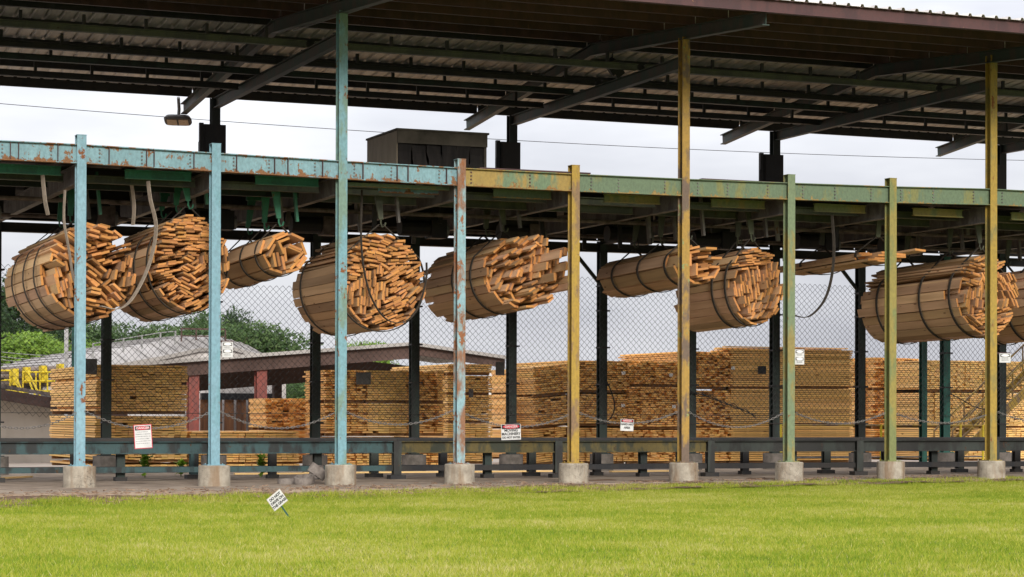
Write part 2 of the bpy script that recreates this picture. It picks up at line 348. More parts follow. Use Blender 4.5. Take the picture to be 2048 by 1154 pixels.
# grass
def blades(X, Y, hs, ws, z0=-.06):
    n = len(X); a = rng.uniform(0, 2*PI, n); h = hs*rng.uniform(.55, 1.3, n); wv = ws*rng.uniform(.7, 1.4, n)
    lx = rng.normal(0, .45, n)*h; ly = rng.normal(0, .45, n)*h
    v = np.empty((n, 3, 3)); v[:,0,0] = X-np.cos(a)*wv/2; v[:,0,1] = Y-np.sin(a)*wv/2; v[:,0,2] = z0
    v[:,1,0] = X+np.cos(a)*wv/2; v[:,1,1] = Y+np.sin(a)*wv/2; v[:,1,2] = z0
    v[:,2,0] = X+lx; v[:,2,1] = Y+ly; v[:,2,2] = z0+h
    return v
def tri_object(name, v, mat, tint):
    n = len(v); me = bpy.data.meshes.new(name); me.vertices.add(n*3); me.vertices.foreach_set('co', v.reshape(-1).astype('f'))
    me.loops.add(n*3); me.loops.foreach_set('vertex_index', np.arange(n*3, dtype='i')); me.polygons.add(n)
    me.polygons.foreach_set('loop_start', np.arange(0, n*3, 3, dtype='i')); me.update(calc_edges=True)
    at_ = me.attributes.new('tint', 'FLOAT', 'POINT'); at_.data.foreach_set('value', np.repeat(tint, 3).astype('f'))
    me.materials.append(mat); o = bpy.data.objects.new(name, me); C.objects.link(o); return o
def inwedge(X, Y, pad):
    d = np.stack([X-CAM[0], Y-CAM[1]], 1); z = d @ fw[:2]/math.hypot(fw[0], fw[1]); xx = d @ rt[:2]; return (np.abs(xx) < z*.2307+pad) & (z > 13)
def edge(X): return gy(np.clip(X, -12, 25))+.26*np.sin(X*1.3)+.2*np.sin(X*3.7+1)+.17*np.sin(X*9.1+np.sin(X*4))+.1*np.sin(X*23)
gy = np.vectorize(gy)
n = 1750000; X = rng.uniform(-12, 27, n); Y = rng.uniform(-30, .2, n)
k1 = inwedge(X, Y, 3.2); k2 = rng.random(n) < .25; e = edge(X)
keep = (Y < e+rng.exponential(.18, n)-.12) & (k1 | k2)
X, Y = X[keep], Y[keep]; print('blades', len(X))
clump = np.sin(X*2.1+np.sin(Y*1.7)*2)*np.sin(Y*2.6+X*.6)
h = .046+.010*clump+.05*np.exp(-np.abs(Y-edge(X)+.4)/.35)*(rng.random(len(X)) < .5)
o = tri_object('grass', blades(X, Y, h, .011), M['grass'], np.clip(rng.random(len(X))*.85+.06*clump+(rng.random(len(X)) < .05)*.5, 0, 1.4))
tag(o, 'bright green mown lawn in front of the open timber shed', 'grass', kind='stuff')
# loose tufts on the dirt
TX = rng.uniform(-5, 22, 420); TY = gy(TX)+rng.beta(1.0, 3.4, 420)*2.6
sel = rng.random(420) < .8; TX, TY = TX[sel], TY[sel]
X = np.repeat(TX, 60)+rng.normal(0, .13, len(TX)*60); Y = np.repeat(TY, 60)+rng.normal(0, .10, len(TX)*60)
ok = (Y > -3.6+.25*X*0) ; X, Y = X, Y
o = tri_object('grass_tufts', blades(X, Y, .085, .013, -.04), M['grass'], rng.random(len(X)))
tag(o, 'straggling grass tufts growing in the brown dirt beside the slab', 'grass', kind='stuff')

# ------------------------------------------------------------------ the shed
shed = thing('open_steel_shed', 'long open-sided steel shed with blue, yellow and green posts and a corrugated roof', 'shed')
KU = [160, 429, 682, 919, 1147, 1367, 1578, 1781, 1982]
FX = [at(u, 650, 0).x for u in KU]; S = 2.44
HT = [at(u, v, 0).z for u, v in zip(KU, [289, 306, 322, 336, 348, 358, 366, 373, 378])]
fx = {k: FX[k] for k in range(9)}; fx[-1] = FX[0]-S; fx[-2] = FX[0]-2*S; fx[9] = FX[8]+S; fx[10] = FX[8]+2*S; fx[11] = FX[8]+3*S
hz = {k: HT[k] for k in range(9)}; hz[-1] = hz[-2] = HT[0]; hz[9] = hz[10] = hz[11] = HT[8]
BY = 9.1; bx = {k: k*S for k in range(-2, 13)}
bx[2] = at(430, 250, BY).x; bx[5] = at(1024, 280, BY).x; bx[8] = at(1550, 300, BY).x; bx[10] = at(1890, 800, BY).x; bx[11] = at(2002, 700, BY).x
TALL = {-1: 9.0, 2: at(681, 22, 0).z, 5: at(1364, 75, 0).z, 8: at(1977, 111, 0).z, 11: 9.05}
postlab = ['light blue front post', 'light blue front post with a small sign bracket', 'tall blue-green front post reaching the roof', 'blue front post half covered in brown rust', 'ochre yellow front post', 'tall yellow front post mottled with green and brown', 'sage green front post with a white sign', 'green and ochre front post', 'tall weathered yellow front post']
frontpost = {}
for k in range(-2, 12):
    if k in (-2, 9, 10, 11): mat = M['post1'] if k < 0 else M['post7']
    else: mat = M['post%d' % max(k, 0)]
    top = TALL.get(k, hz[k]+.16)
    x = fx[k]
    mb = MB(); mb.ibeam((x, 0, .40), (x, 0, top), h=.20, w=.17, tf=.014, tw=.01, up=(0,1,0))
    mb.box((x, 0, .39), (.34, .34, .02))
    for sx in (-.13, .13):
        for sy in (-.13, .13): mb.cyl((x+sx, sy, .38), (x+sx, sy, .42), .011, 6)
    if k not in (-2,): mb.box((x, 0, top+.006), (.18, .21, .012)) if k not in TALL else None
    p = mb.build('post', mat, shed, label=postlab[k] if 0 <= k < 9 else None); frontpost[k] = p
    f = MB(); nseg = 28; rr = .295
    for zz, r in ((-.08, rr+.012), (.0, rr+.004), (.20, rr), (.365, rr), (.385, rr-.015)):
        for i in range(nseg):
            a = 2*PI*i/nseg; q = r+rng.normal()*.0025; f.v.append((x+q*math.cos(a), -.02+q*math.sin(a), zz))
    f.f = [(j*nseg+i, j*nseg+(i+1) % nseg, (j+1)*nseg+(i+1) % nseg, (j+1)*nseg+i) for j in range(4) for i in range(nseg)]+[tuple(range(4*nseg, 5*nseg))]
    f.build('concrete_footing', M['concrete'], p, smooth=False)
# front beams, bay by bay
def beam_mat(k): return M['beamblue'] if k < 3 else (M['beamyg'] if k == 3 else M['beamgr'])
for k in range(-2, 11):
    a = Vector((fx[k]+.012, 0, hz[k]-.175)); b_ = Vector((fx[k+1]-.012, 0, hz[k+1]-.175))
    mb = MB(); mb.ibeam(a, b_, h=.35, w=.15, tf=.016, tw=.012)
    nb = mb.build('beam', beam_mat(k), shed)
    bo = MB()
    for fr in ((.12, .42, .80) if k != 3 else (.10, .60)):
        fr += rng.uniform(-.03, .03)
        for q in range(4):
            c = a.lerp(b_, fr)+Vector((0, -.006, .10-.068*q)); bo.cyl(c, c+Vector((0,-.022,0)), .017, 6)
    bo.build('bolt_rows', M['brownsteel'] if k != 3 else M['oxide'], nb, kind='stuff')
    if k in (-1, 0, 1, 2):
        st = MB()
        for fr in (.18, .47, .55, .86):
            c = a.lerp(b_, fr+rng.uniform(-.03, .03)); st.box(c+Vector((0, -.035, 0)), (.012, .06, .31))
        st.build('stiffener_plate', M['oxide'], nb, kind='stuff')
# back posts
for k in range(-2, 13):
    x = bx[k]; tall = k in (-1, 2, 5, 8, 11)
    top = 8.55 if tall else 5.60
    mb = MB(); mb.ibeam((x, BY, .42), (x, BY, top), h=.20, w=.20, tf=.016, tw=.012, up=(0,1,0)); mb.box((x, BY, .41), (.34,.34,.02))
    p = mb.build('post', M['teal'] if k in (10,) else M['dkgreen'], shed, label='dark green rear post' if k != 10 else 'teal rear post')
    f = MB(); f.cyl((x, BY, -.05), (x, BY, .40), .29, 24); f.build('concrete_footing', simple('grimy_concrete', (.09,.08,.07), (.17,.15,.135), 5) if k == -2 else bpy.data.materials['grimy_concrete'], p)
    cl = MB()
    for zz in (1.15, 2.1, 3.0, 3.9, 4.5): cl.box((x+.03, BY, zz), (.28, .24, .035))
    cl.build('fence_clamp', M['black'], p, kind='stuff')
    if k in (4, 6, 9, 1): 
        br = MB(); br.bar((x-.75, BY, 5.32), (x-.05, BY, 4.55), .06, .08); br.build('knee_brace', M['dkgreen'], shed)
# teal post standing further back
tp = thing('teal_column', 'teal steel column standing among the lumber packs behind the fence', 'column', at(1846, 900, 11.0)*1)
tp.location.z = 0
mb = MB(); mb.ibeam((0,0,0), (0,0,4.2), h=.16, w=.16, up=(0,1,0)); mb.build('shaft', M['teal'], tp); mb = MB(); mb.box((0,0,.011), (.3,.3,.02)); mb.build('base_plate', M['teal'], tp)

# deck level: rear beams with a slit of daylight, cross beams, deck, long rails
x0, x1 = fx[-2], bx[12]
for k in range(-2, 12):
    a, b_ = bx[k]+.015, bx[k+1]-.015
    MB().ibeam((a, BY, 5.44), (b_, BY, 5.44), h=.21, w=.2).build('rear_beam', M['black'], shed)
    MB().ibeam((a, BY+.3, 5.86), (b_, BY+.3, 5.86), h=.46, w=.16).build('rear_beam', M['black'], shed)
for k in range(-2, 12):
    x = (fx[k]+bx[k])/2 if k in bx else fx[k]
    MB().ibeam((fx[k]+.0, .14, 5.70), (fx[k], BY-.12, 5.70), h=.36, w=.14).build('cross_beam', M['brownsteel'], shed)
for y, z, h_, mt in ((1.15, 5.72, .15, 'olive'), (2.3, 5.95, .22, 'black'), (4.4, 5.98, .22, 'black'), (6.2, 5.9, .3, 'black'), (7.6, 5.80, .36, 'black')):
    for k in range(-2, 11):
        MB().ibeam((fx[k]+.09, y, z), (fx[k+1]-.09, y, z), h=h_, w=.12).build('deck_rail', M[mt], shed)
nplank = 0
for k in range(-2, 11):
    for j in range(3):
        y0 = .3+j*3.0; MB().b2((fx[k]+.01, y0, 6.10), (fx[k+1]-.01, y0+2.97, 6.13)).build('deck_plate', M['black'], shed)
# green and yellow spreader channels below the front beam
spm = {-1: 'green', 0: 'green', 1: 'green', 2: 'beamblue', 3: 'beamgr', 4: 'post7', 5: 'post7', 6: 'post7', 7: 'post7', 8: 'post7', 9: 'post7'}
for k in range(-1, 10):
    a = fx[k]; z = 5.79 if k < 2 else 5.74
    MB().ibeam((a+.95, .62, z), (a+2.2, .62, z), h=.17, w=.10).build('spreader_channel', M[spm[k]], shed)
    MB().ibeam((a+.2, 1.9, z-.10), (a+2.2, 1.9, z-.10), h=.17, w=.10).build('spreader_channel', M['dkgreen'] if k < 2 else M['olive'], shed)
MB().b2((fx[2]+.1, .30, 5.72), (fx[3]-.1, .42, 5.79)).build('cover_strip', M['beamgr'], shed)
for (ka, kb, yy) in ((3, 4, 0), (5, 6, 0)):
    MB().b2((fx[ka]+.4, -.04, hz[ka]+.004), (fx[kb]+.35, .12, hz[ka]+.03)).build('cover_strip', M['oxide'], shed)

# roof
RY, RZ = 4.4, 9.42; EY, EZ = -3.4, 8.83; TY_, TZ = 12.1, 8.68
for k in (-1, 2, 5, 8, 11):
    xx = fx[k] if k != 11 else bx[11]; m = M['rafter']
    xr = (fx[k]+bx[k])/2 if k != 11 else bx[11]
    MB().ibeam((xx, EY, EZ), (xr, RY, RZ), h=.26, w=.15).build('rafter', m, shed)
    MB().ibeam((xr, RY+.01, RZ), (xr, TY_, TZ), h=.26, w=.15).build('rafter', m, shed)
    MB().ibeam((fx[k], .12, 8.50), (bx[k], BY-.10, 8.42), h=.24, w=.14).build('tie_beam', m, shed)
    MB().cyl((xx+.25, -1.5, 8.93), (xr+.25, 3.9, 9.28), .018, 6).build('conduit', M['galv'], shed)
def rz(y): return RZ+(EZ-RZ)*(RY-y)/(RY-EY) if y < RY else RZ+(TZ-RZ)*(y-RY)/(TY_-RY)
XR0, XR1 = fx[-2]-3, 32.0
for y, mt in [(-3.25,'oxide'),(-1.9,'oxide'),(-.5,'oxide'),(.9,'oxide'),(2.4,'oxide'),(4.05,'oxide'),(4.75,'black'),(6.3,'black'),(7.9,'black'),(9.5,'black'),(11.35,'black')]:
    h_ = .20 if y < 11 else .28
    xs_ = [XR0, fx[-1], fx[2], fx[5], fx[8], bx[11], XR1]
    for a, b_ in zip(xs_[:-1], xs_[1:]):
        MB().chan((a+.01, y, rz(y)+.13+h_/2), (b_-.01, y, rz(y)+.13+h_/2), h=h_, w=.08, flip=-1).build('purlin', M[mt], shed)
for y, z, mt in ((2.0, 8.68, 'olive'), (4.15, 8.66, 'black'), (5.3, 8.60, 'dkgreen'), (7.0, 8.52, 'black')):
    xs_ = [XR0, fx[-1], fx[2], fx[5], fx[8], bx[11], XR1]
    for a, b_ in zip(xs_[:-1], xs_[1:]):
        r = MB().ibeam((a+.09, y, z), (b_-.09, y, z), h=.13, w=.13).build('service_rail', M[mt], shed)
        st = MB(); q = a+.5
        while q < b_-.2: st.box((q, y, z+.17), (.06, .06, .20)); q += 1.2
        st.build('stub', M['black'], r, kind='stuff')
def sheet_mesh(name, ya, za, yb, zb):
    mb = MB(); xp = []; w_ = .914
    for i in range(3):
        c = i*.3048; xp += [(c, 0), (c+.10, 0), (c+.12, .05), (c+.165, .05), (c+.19, 0)]
    xp.append((w_-.004, 0)); nn = len(xp)
    for (yy, zz) in ((ya, za), (yb, zb)):
        for x, z in xp: mb.v.append((x, yy, zz+z))
    for (yy, zz) in ((ya, za), (yb, zb)):
        for x, z in xp: mb.v.append((x, yy, zz+z+.006))
    for i in range(nn-1):
        mb.f += [(i, i+1, nn+i+1, nn+i), (3*nn+i, 3*nn+i+1, 2*nn+i+1, 2*nn+i), (2*nn+i, 2*nn+i+1, i+1, i), (nn+i, nn+i+1, 3*nn+i+1, 3*nn+i)]
    me = mb.mesh(name); me.materials.append(M['roof']); return me
fm = sheet_mesh('roof_sheet', EY-.25, rz(EY-.25)+.338, RY, RZ+.338); bm_ = sheet_mesh('roof_sheet', RY, RZ+.34, 11.75, rz(11.75)+.338)
x = XR0
while x < XR1-.9:
    put('roof_sheet', fm, shed, (x, 0, 0)); put('roof_sheet', bm_, shed, (x, 0, 0)); x += .914
MB().chan((XR0, EY-.14, rz(EY)+.20), (XR1, EY-.14, rz(EY)+.20), h=.24, w=.06).build('eave_fascia', M['oxide'], shed)

# ------------------------------------------------------------------ chain link screen
fence = thing('chain_link_screen', 'tall chain link screen strung between the dark rear posts of the shed', 'fence', (0, BY-.16, 0))
PIT, WR = .148, .0062
def wire_panel(xa, xb, z0, z1, sag):
    mb = MB(); n = max(2, round((xb-xa)/(PIT/2))); p = (xb-xa)/n; m = int(round((z1-z0)/(PIT/2)))
    for i in range(n):
        for par in (0,):
            pts = []
            for j in range(m+1):
                odd = (j+i) % 2
                x = xa+(i+odd)*p
                zz = z0+(z1-z0)*j/m
                dz = sag*(1-j/m)**2*math.sin(PI*(x-xa)/(xb-xa)) if sag else 0
                dx = .012*math.sin(x*2.3+j*.4)
                pts.append((x+dx, .006*(1 if odd else -1), zz-dz+.015*math.sin(x*1.1+j*.13)))
            mb.tube(pts, WR, 3)
    return mb
tops = {k: (4.62 if k < 1 else 4.30 if k < 4 else 4.70) for k in range(-2, 13)}
for k in range(-2, 12):
    wp = wire_panel(bx[k]+.02, bx[k+1]-.02, 1.42 if k < 1 else 1.30, tops[k], .18).build('wire_mesh', M['wire'], fence, kind='stuff')
    MB().cyl((bx[k], 0, 1.36), (bx[k+1], 0, 1.36), .006, 4).build('tension_wire', M['wire'], fence)

# ------------------------------------------------------------------ conveyor table (lower rail)
conv = thing('outfeed_conveyor', 'long low steel conveyor frame on short legs running behind the front posts', 'conveyor', (0, 0, 0))
segs = [-5.6, -.95, 3.35, 7.29, 10.95, 14.62, 18.42, 22.1, 25.8]
mats = ['railteal','railteal','railteal','railyel','railyel','railblk','railblk','railblk']
for i, (a, b_) in enumerate(zip(segs[:-1], segs[1:])):
    m = M[mats[i]]
    MB().ibeam((a+.09, 3.40, .665), (b_-.09, 3.40, .665), h=.25, w=.16, tf=.02).build('side_beam', m, conv)
    MB().b2((a, 3.30, .795), (b_-.006, 3.52, .845)).build('top_rail', M['black'], conv)
    MB().ibeam((a+.09, 4.80, .665), (b_-.09, 4.80, .665), h=.25, w=.12).build('side_beam', M['black'], conv)
    MB().b2((a, 4.74, .795), (b_-.006, 4.90, .845)).build('top_rail', M['black'], conv)
    MB().bar((a+.08, 3.42, .225), (b_-.08, 3.42, .225), .10, .11).build('bottom_rail', m if i < 3 else M['black'], conv)
    MB().bar((a+.08, 4.82, .215), (b_-.08, 4.82, .215), .08, .09).build('bottom_rail', M['black'], conv)
    for y in (3.38, 4.82):
        l = MB().ibeam((a, y, .09), (a, y, .79), h=.15, w=.17, up=(0,1,0)).build('leg', m if i < 3 else M['railblk'], conv)
        MB().b2((a-.17, y-.12, .0), (a+.17, y+.12, .085)).build('foot', M['black'], l)
    for fr in (.42, .58):
        xx = a+(b_-a)*fr
        l = MB().ibeam((xx, 4.72 if fr < .5 else 3.60, .08), (xx, 4.72 if fr < .5 else 3.60, .54), h=.14, w=.16, up=(0,1,0)).build('leg', M['black'] if fr < .5 else M['dkgreen'], conv)
        MB().b2((xx-.12, (4.62 if fr < .5 else 3.50), 0), (xx+.12, (4.82 if fr < .5 else 3.70), .08)).build('foot', M['black'], l)
    for q in range(3):
        xx = a+.5+q*1.25; MB().bar((xx, 3.55, .70), (xx, 4.72, .70), .08, .10).build('cross_member', M['black'], conv)

# ------------------------------------------------------------------ chains
def chain(px, label):
    P = [Vector(p) for p in px]; t = thing('safety_chain', label, 'chain', P[0], 0, 'sagging safety chains strung between the posts')
    mb = MB(); a, b_ = P[0], P[-1]; sag = P[1][2]; Ln = (b_-a).length; n = int(Ln/.052)
    def pt(s): q = a.lerp(b_, s); q.z -= sag*4*s*(1-s); return q
    for i in range(n):
        p0, p1 = pt(i/n), pt((i+1)/n); c = (p0+p1)/2; tg = (p1-p0).normalized(); sd_ = Vector((0,1,0)) if i % 2 else tg.cross(Vector((0,1,0))).normalized()
        hl, hw = .036, .018
        ring = [c+tg*(hl*math.cos(w_))+sd_*(hw*math.sin(w_)) for w_ in [2*PI*q/8 for q in range(8)]]
        mb.tube(ring, .0068, 4, True)
    o = mb.build('links', M['chain'], kind='stuff'); world_child(o, t)
chains = [((at(-90,815,-.12)), (0,0,.32), at(152,826,-.12), 'grey safety chain from the leftmost light blue post out of view to the left'),
 (at(170,822,-.12), (0,0,.30), at(416,826,-.12), 'grey safety chain between the two leftmost blue posts carrying a danger notice'),
 (at(442,823,-.12), (0,0,.30), at(668,826,-.12), 'grey safety chain from the second blue post to the tall blue-green post'),
 (at(694,824,-.12), (0,0,.26), at(906,820,-.12), 'grey safety chain between the tall blue-green post and the rusted post'),
 (at(932,828,-.12), (0,0,.24), at(1136,830,-.12), 'grey safety chain from the rusted post to the ochre post above the machinery sign'),
 (at(1160,826,-.12), (0,0,.22), at(1354,824,-.12), 'grey safety chain between the ochre and the tall mottled post with the hard hat sign'),
 (at(1378,824,-.12), (0,0,.30), at(1566,826,-.12), 'grey safety chain between the tall mottled post and the sage green post'),
 (at(1592,826,-.12), (0,0,.22), at(1770,826,-.12), 'grey safety chain from the sage green post to the green and ochre post'),
 (at(1794,828,-.12), (0,0,.18), at(1972,830,-.12), 'grey safety chain between the two rightmost front posts'),
 (at(1996,824,-.12), (0,0,.20), at(2180,830,-.12), 'grey safety chain right of the last yellow post')]
for a, s, b_, lab in chains: chain((a, s, b_), lab)

# ------------------------------------------------------------------ signs
def text_mesh(txt, size, mat, parent, name='lettering', loc=(0,0,0), weight=0, sx=1.0, rot=0):
    cu = bpy.data.curves.new(name, 'FONT'); cu.body = txt; cu.size = size; cu.align_x = 'CENTER'; cu.align_y = 'CENTER'; cu.extrude = .0015; cu.offset = weight
    ob = bpy.data.objects.new(name, cu); C.objects.link(ob); bpy.context.view_layer.update()
    me = bpy.data.meshes.new_from_object(ob); bpy.data.objects.remove(ob); me.name = name; me.materials.append(mat)
    o = bpy.data.objects.new(name, me); C.objects.link(o); o.parent = parent; o.location = loc; o.rotation_euler = (PI/2, 0, 0); o.scale = (sx, 1, 1); o['kind'] = 'stuff' ; return o
def oval(w_, h_, z, y, n=20):
    mb = MB(); vs = [(w_/2*math.cos(2*PI*i/n), y, z+h_/2*math.sin(2*PI*i/n)) for i in range(n)]; vs += [(a, b-.004, c) for a, b, c in vs]
    mb.add(vs, [tuple(range(n, 2*n))[::-1], tuple(range(n))]+[(i, (i+1) % n, n+(i+1) % n, n+i) for i in range(n)]); return mb
def scribble(rows, z0, dz, wd, mat, parent, seed=3, hgt=.012, x0=0):
    r = random.Random(seed); mb = MB()
    for i in range(rows):
        x = -wd/2*r.uniform(.6, .98)+x0; e = -x+2*x0
        while x < e:
            l = r.uniform(.006, .014); mb.box((x, -.006, z0-i*dz), (l, .003, hgt*r.uniform(.6, 1))); x += l+r.choice((.003, .003, .004, .010))
    mb.build('lettering', mat, parent, kind='stuff')
def sign_base(name, label, p, w_, h_, border=None, rz_=0, lean=0, group=None):
    t = thing(name, label, 'sign', p, rz_, group); t.rotation_euler = (0, lean, rz_)
    MB().box((0,0,0), (w_, .006, h_)).build('plate', M['red'] if border else M['white'], t)
    if border: MB().box((0,-.004,0), (w_-border, .004, h_-border)).build('face', M['white'], t)
    return t
def danger(t, w_, z, h_):
    MB().box((0,-.007,z), (w_, .003, h_)).build('header', M['ink'], t); oval(w_*.92, h_*.90, z, -.0085).build('oval', M['red'], t)
    text_mesh('DANGER', h_*.80, M['white'], t, loc=(0,-.0145,z), weight=.0008, sx=1.0)
p = at(286, 873, -.20); t = sign_base('danger_notice', 'tall red-bordered danger notice hung on the chain between the two leftmost posts', p, .33, .44, .025, -.05, -.06)
danger(t, .28, .155, .075); scribble(6, .085, .042, .28, M['inkgrey'], t)
p = at(1022, 864, -.20); t = sign_base('machinery_sign', 'white danger sign reading moving machinery do not enter on the chain beside the rusted post', p, .415, .305, None, .02, -.03)
danger(t, .39, .105, .085)
text_mesh('MOVING', .072, M['ink'], t, loc=(0,-.005,.030), weight=.0022); text_mesh('MACHINERY', .072, M['ink'], t, loc=(0,-.005,-.038), weight=.0022, sx=.98); text_mesh('DO NOT ENTER', .056, M['ink'], t, loc=(0,-.005,-.108), weight=.002, sx=.92)
p = at(1254, 850, -.20); t = sign_base('hard_hat_sign', 'small white danger sign reading hard hat area on the chain beside the tall mottled post', p, .29, .235, None, .03, .04)
danger(t, .27, .082, .06); text_mesh('HARD HAT', .056, M['ink'], t, loc=(0,-.005,.012), weight=.002); text_mesh('AREA', .056, M['ink'], t, loc=(0,-.005,-.055), weight=.002)
def bracket_sign(u, v, w_, h_, label, y, seed, ov):
    p = at(u, v, y); t = sign_base('bracket_sign', label, p, w_, h_, None, -.1)
    MB().b2((-w_/2-.10, .008, h_/2-.005), (w_/2+.01, .02, h_/2+.02)).build('bracket', M['oxide'], t)
    for z in ov:
        MB().box((0,-.006,z), (w_*.84, .003, .055)).build('header', M['ink'], t); oval(w_*.74, .05, z, -.0085).build('oval', M['paper'], t)
    if len(ov) == 2:
        scribble(2, ov[0]-.05, .022, w_*.7, M['inkgrey'], t, seed, .010); scribble(2, ov[1]-.05, .022, w_*.7, M['inkgrey'], t, seed+5, .010)
    else: scribble(3, ov[0]-.05, .026, w_*.7, M['inkgrey'], t, seed, .012)
bracket_sign(455, 699, .20, .29, 'small white notice on a rusty bracket sticking out from the second blue post', -.02, 3, (.10, -.03))
bracket_sign(1599, 714, .21, .31, 'small white notice on a rusty bracket sticking out from the sage green post', -.02, 5, (.11, -.04))
bracket_sign(2010, 716, .27, .20, 'small white notice on a rusty bracket right of the last yellow post', -.02, 9, (.055,))
# the lawn sign
g = atg(578, 1026); t = thing('lawn_sign', 'tilted white sign reading do not drive on the grass stuck in the lawn', 'sign', (g.x, g.y, -.05)); t.rotation_euler = (.08, -.66, 0.05); t.scale = (.72, .72, .72)
MB().box((0,.006,.12), (.03,.008,.30)).build('stake', M['teal'], t)
MB().box((0,0,.40), (.33,.006,.28)).build('plate', M['beige'], t); MB().box((0,-.005,.40), (.315,.004,.265)).build('face', M['white'], t)
for i, s in enumerate(('DO NOT', 'DRIVE ON', 'THE GRASS')): text_mesh(s, .070, M['ink'], t, loc=(0,-.008,.478-.078*i), weight=.0028, sx=.90)

# ------------------------------------------------------------------ lumber
BL = {}
def board_mesh(w_, t_, l_):
    key = (round(w_,3), round(t_,3), round(l_,2))
    if key not in BL:
        me = MB().box((0,0,0), (w_, l_, t_)).mesh('board'); BL[key] = me
    return BL[key]
def overlap(c, P, A, hw, ht):          # oriented rectangles, separating axes
    if not len(P): return False
    d = P-c[:2]; near = (d**2).sum(1) < (2*math.hypot(hw, ht))**2
    if not near.any(): return False
    d = d[near]; A = A[near]; a0 = c[2]; res_ = np.ones(len(d), bool); ca, sa = math.cos(a0), math.sin(a0); cb, sb = np.cos(A), np.sin(A)
    cc = np.abs(ca*cb+sa*sb); ss = np.abs(ca*sb-sa*cb)
    res_ &= np.abs(d[:,0]*ca+d[:,1]*sa) < hw+hw*cc+ht*ss
    res_ &= np.abs(-d[:,0]*sa+d[:,1]*ca) < ht+hw*ss+ht*cc
    res_ &= np.abs(d[:,0]*cb+d[:,1]*sb) < hw+hw*cc+ht*ss
    res_ &= np.abs(-d[:,0]*sb+d[:,1]*cb) < ht+hw*ss+ht*cc
    return bool(res_.any())
def pack(a, b, w_, t_, seed, swirl=1.0, cap=300, flat=0.0):
    r = np.random.default_rng(seed); P = np.zeros((0, 2)); A = np.zeros(0); hw, ht = w_/2*.955, t_/2*.87
    def inside(x, z, an):
        for sx in (-1, 1):
            for sz in (-1, 1):
                px = x+sx*w_/2*math.cos(an)-sz*t_/2*math.sin(an); pz = z+sx*w_/2*math.sin(an)+sz*t_/2*math.cos(an)
                if (px/a)**2+(pz/b)**2 > 1.02: return False
        return True
    def add(x, z, an):
        nonlocal P, A
        P = np.vstack([P, [x, z]]); A = np.append(A, an)
    phi = math.radians(-195)                                   # boards lying flat against the slings
    while phi < math.radians(5):
        rx, rz_ = (a-t_*.6)*math.cos(phi), (b-t_*.6)*math.sin(phi); tx, tz = -a*math.sin(phi), b*math.cos(phi); an = math.atan2(tz, tx)
        if not overlap((rx, rz_, an), P, A, w_/2*1.045, ht):
            add(rx*(1-abs(r.normal(0, .028))), rz_*(1-abs(r.normal(0, .028))), an+r.normal(0, .07)); phi += .03 if r.random() < .2 else 0
        phi += .012
    ns = max(3, int(6.5*a*b)); seeds = [(r.uniform(-a, a)*.9, r.uniform(-b, b)*.9) for _ in range(ns*2)]
    sa = []
    for (x, z) in seeds:
        base = math.atan2(z, x)*swirl+PI/2*(1 if r.random() < .75 else 0); sa.append((base if z < b*.35 else 0)*(1-flat)+r.normal(0, .22))
    sd2 = np.array(seeds)
    for i, (x0_, z0_) in enumerate(seeds):
        an = sa[i]; ca, sn = math.cos(an), math.sin(an)
        for row in range(-int(2*b/t_/1.0), int(2*b/t_)):
            o_ = r.uniform(0, w_)
            for col in range(-6, 7):
                lu = col*w_*1.01+o_; lv = row*t_*.99; x = x0_+lu*ca-lv*sn; z = z0_+lu*sn+lv*ca
                if abs(x) > a or abs(z) > b: continue
                if int(((sd2-(x, z))**2).sum(1).argmin()) != i: continue
                an2 = an+r.normal(0, .035)
                if inside(x, z, an2) and not overlap((x, z, an2), P, A, hw, ht): add(x, z, an2)
    for _ in range(4500):
        q = math.sqrt(r.random()); f_ = r.uniform(0, 2*PI); x, z = a*q*math.cos(f_), b*q*math.sin(f_); an = sa[int(((sd2-(x, z))**2).sum(1).argmin())]+r.normal(0, .5)
        if inside(x, z, an) and not overlap((x, z, an), P, A, hw, ht): add(x, z, an)
    return P[:cap], A[:cap]
def sling_mesh(a, b, ztop, yoff, slack=0):
    pts = []; th0 = math.radians(150)
    lx = a*math.cos(th0); pts.append((-.04, yoff, ztop))
    n = 30
    for i in range(n+1):
        th = th0+(math.radians(390)-th0)*i/n; pts.append(((a+.018)*math.cos(th), yoff+slack*math.sin(i/n*PI)*-1, (b+.018)*math.sin(th)))
    pts.append((.04, yoff, ztop)); return MB().band(pts, (0,1,0), .075, .016)
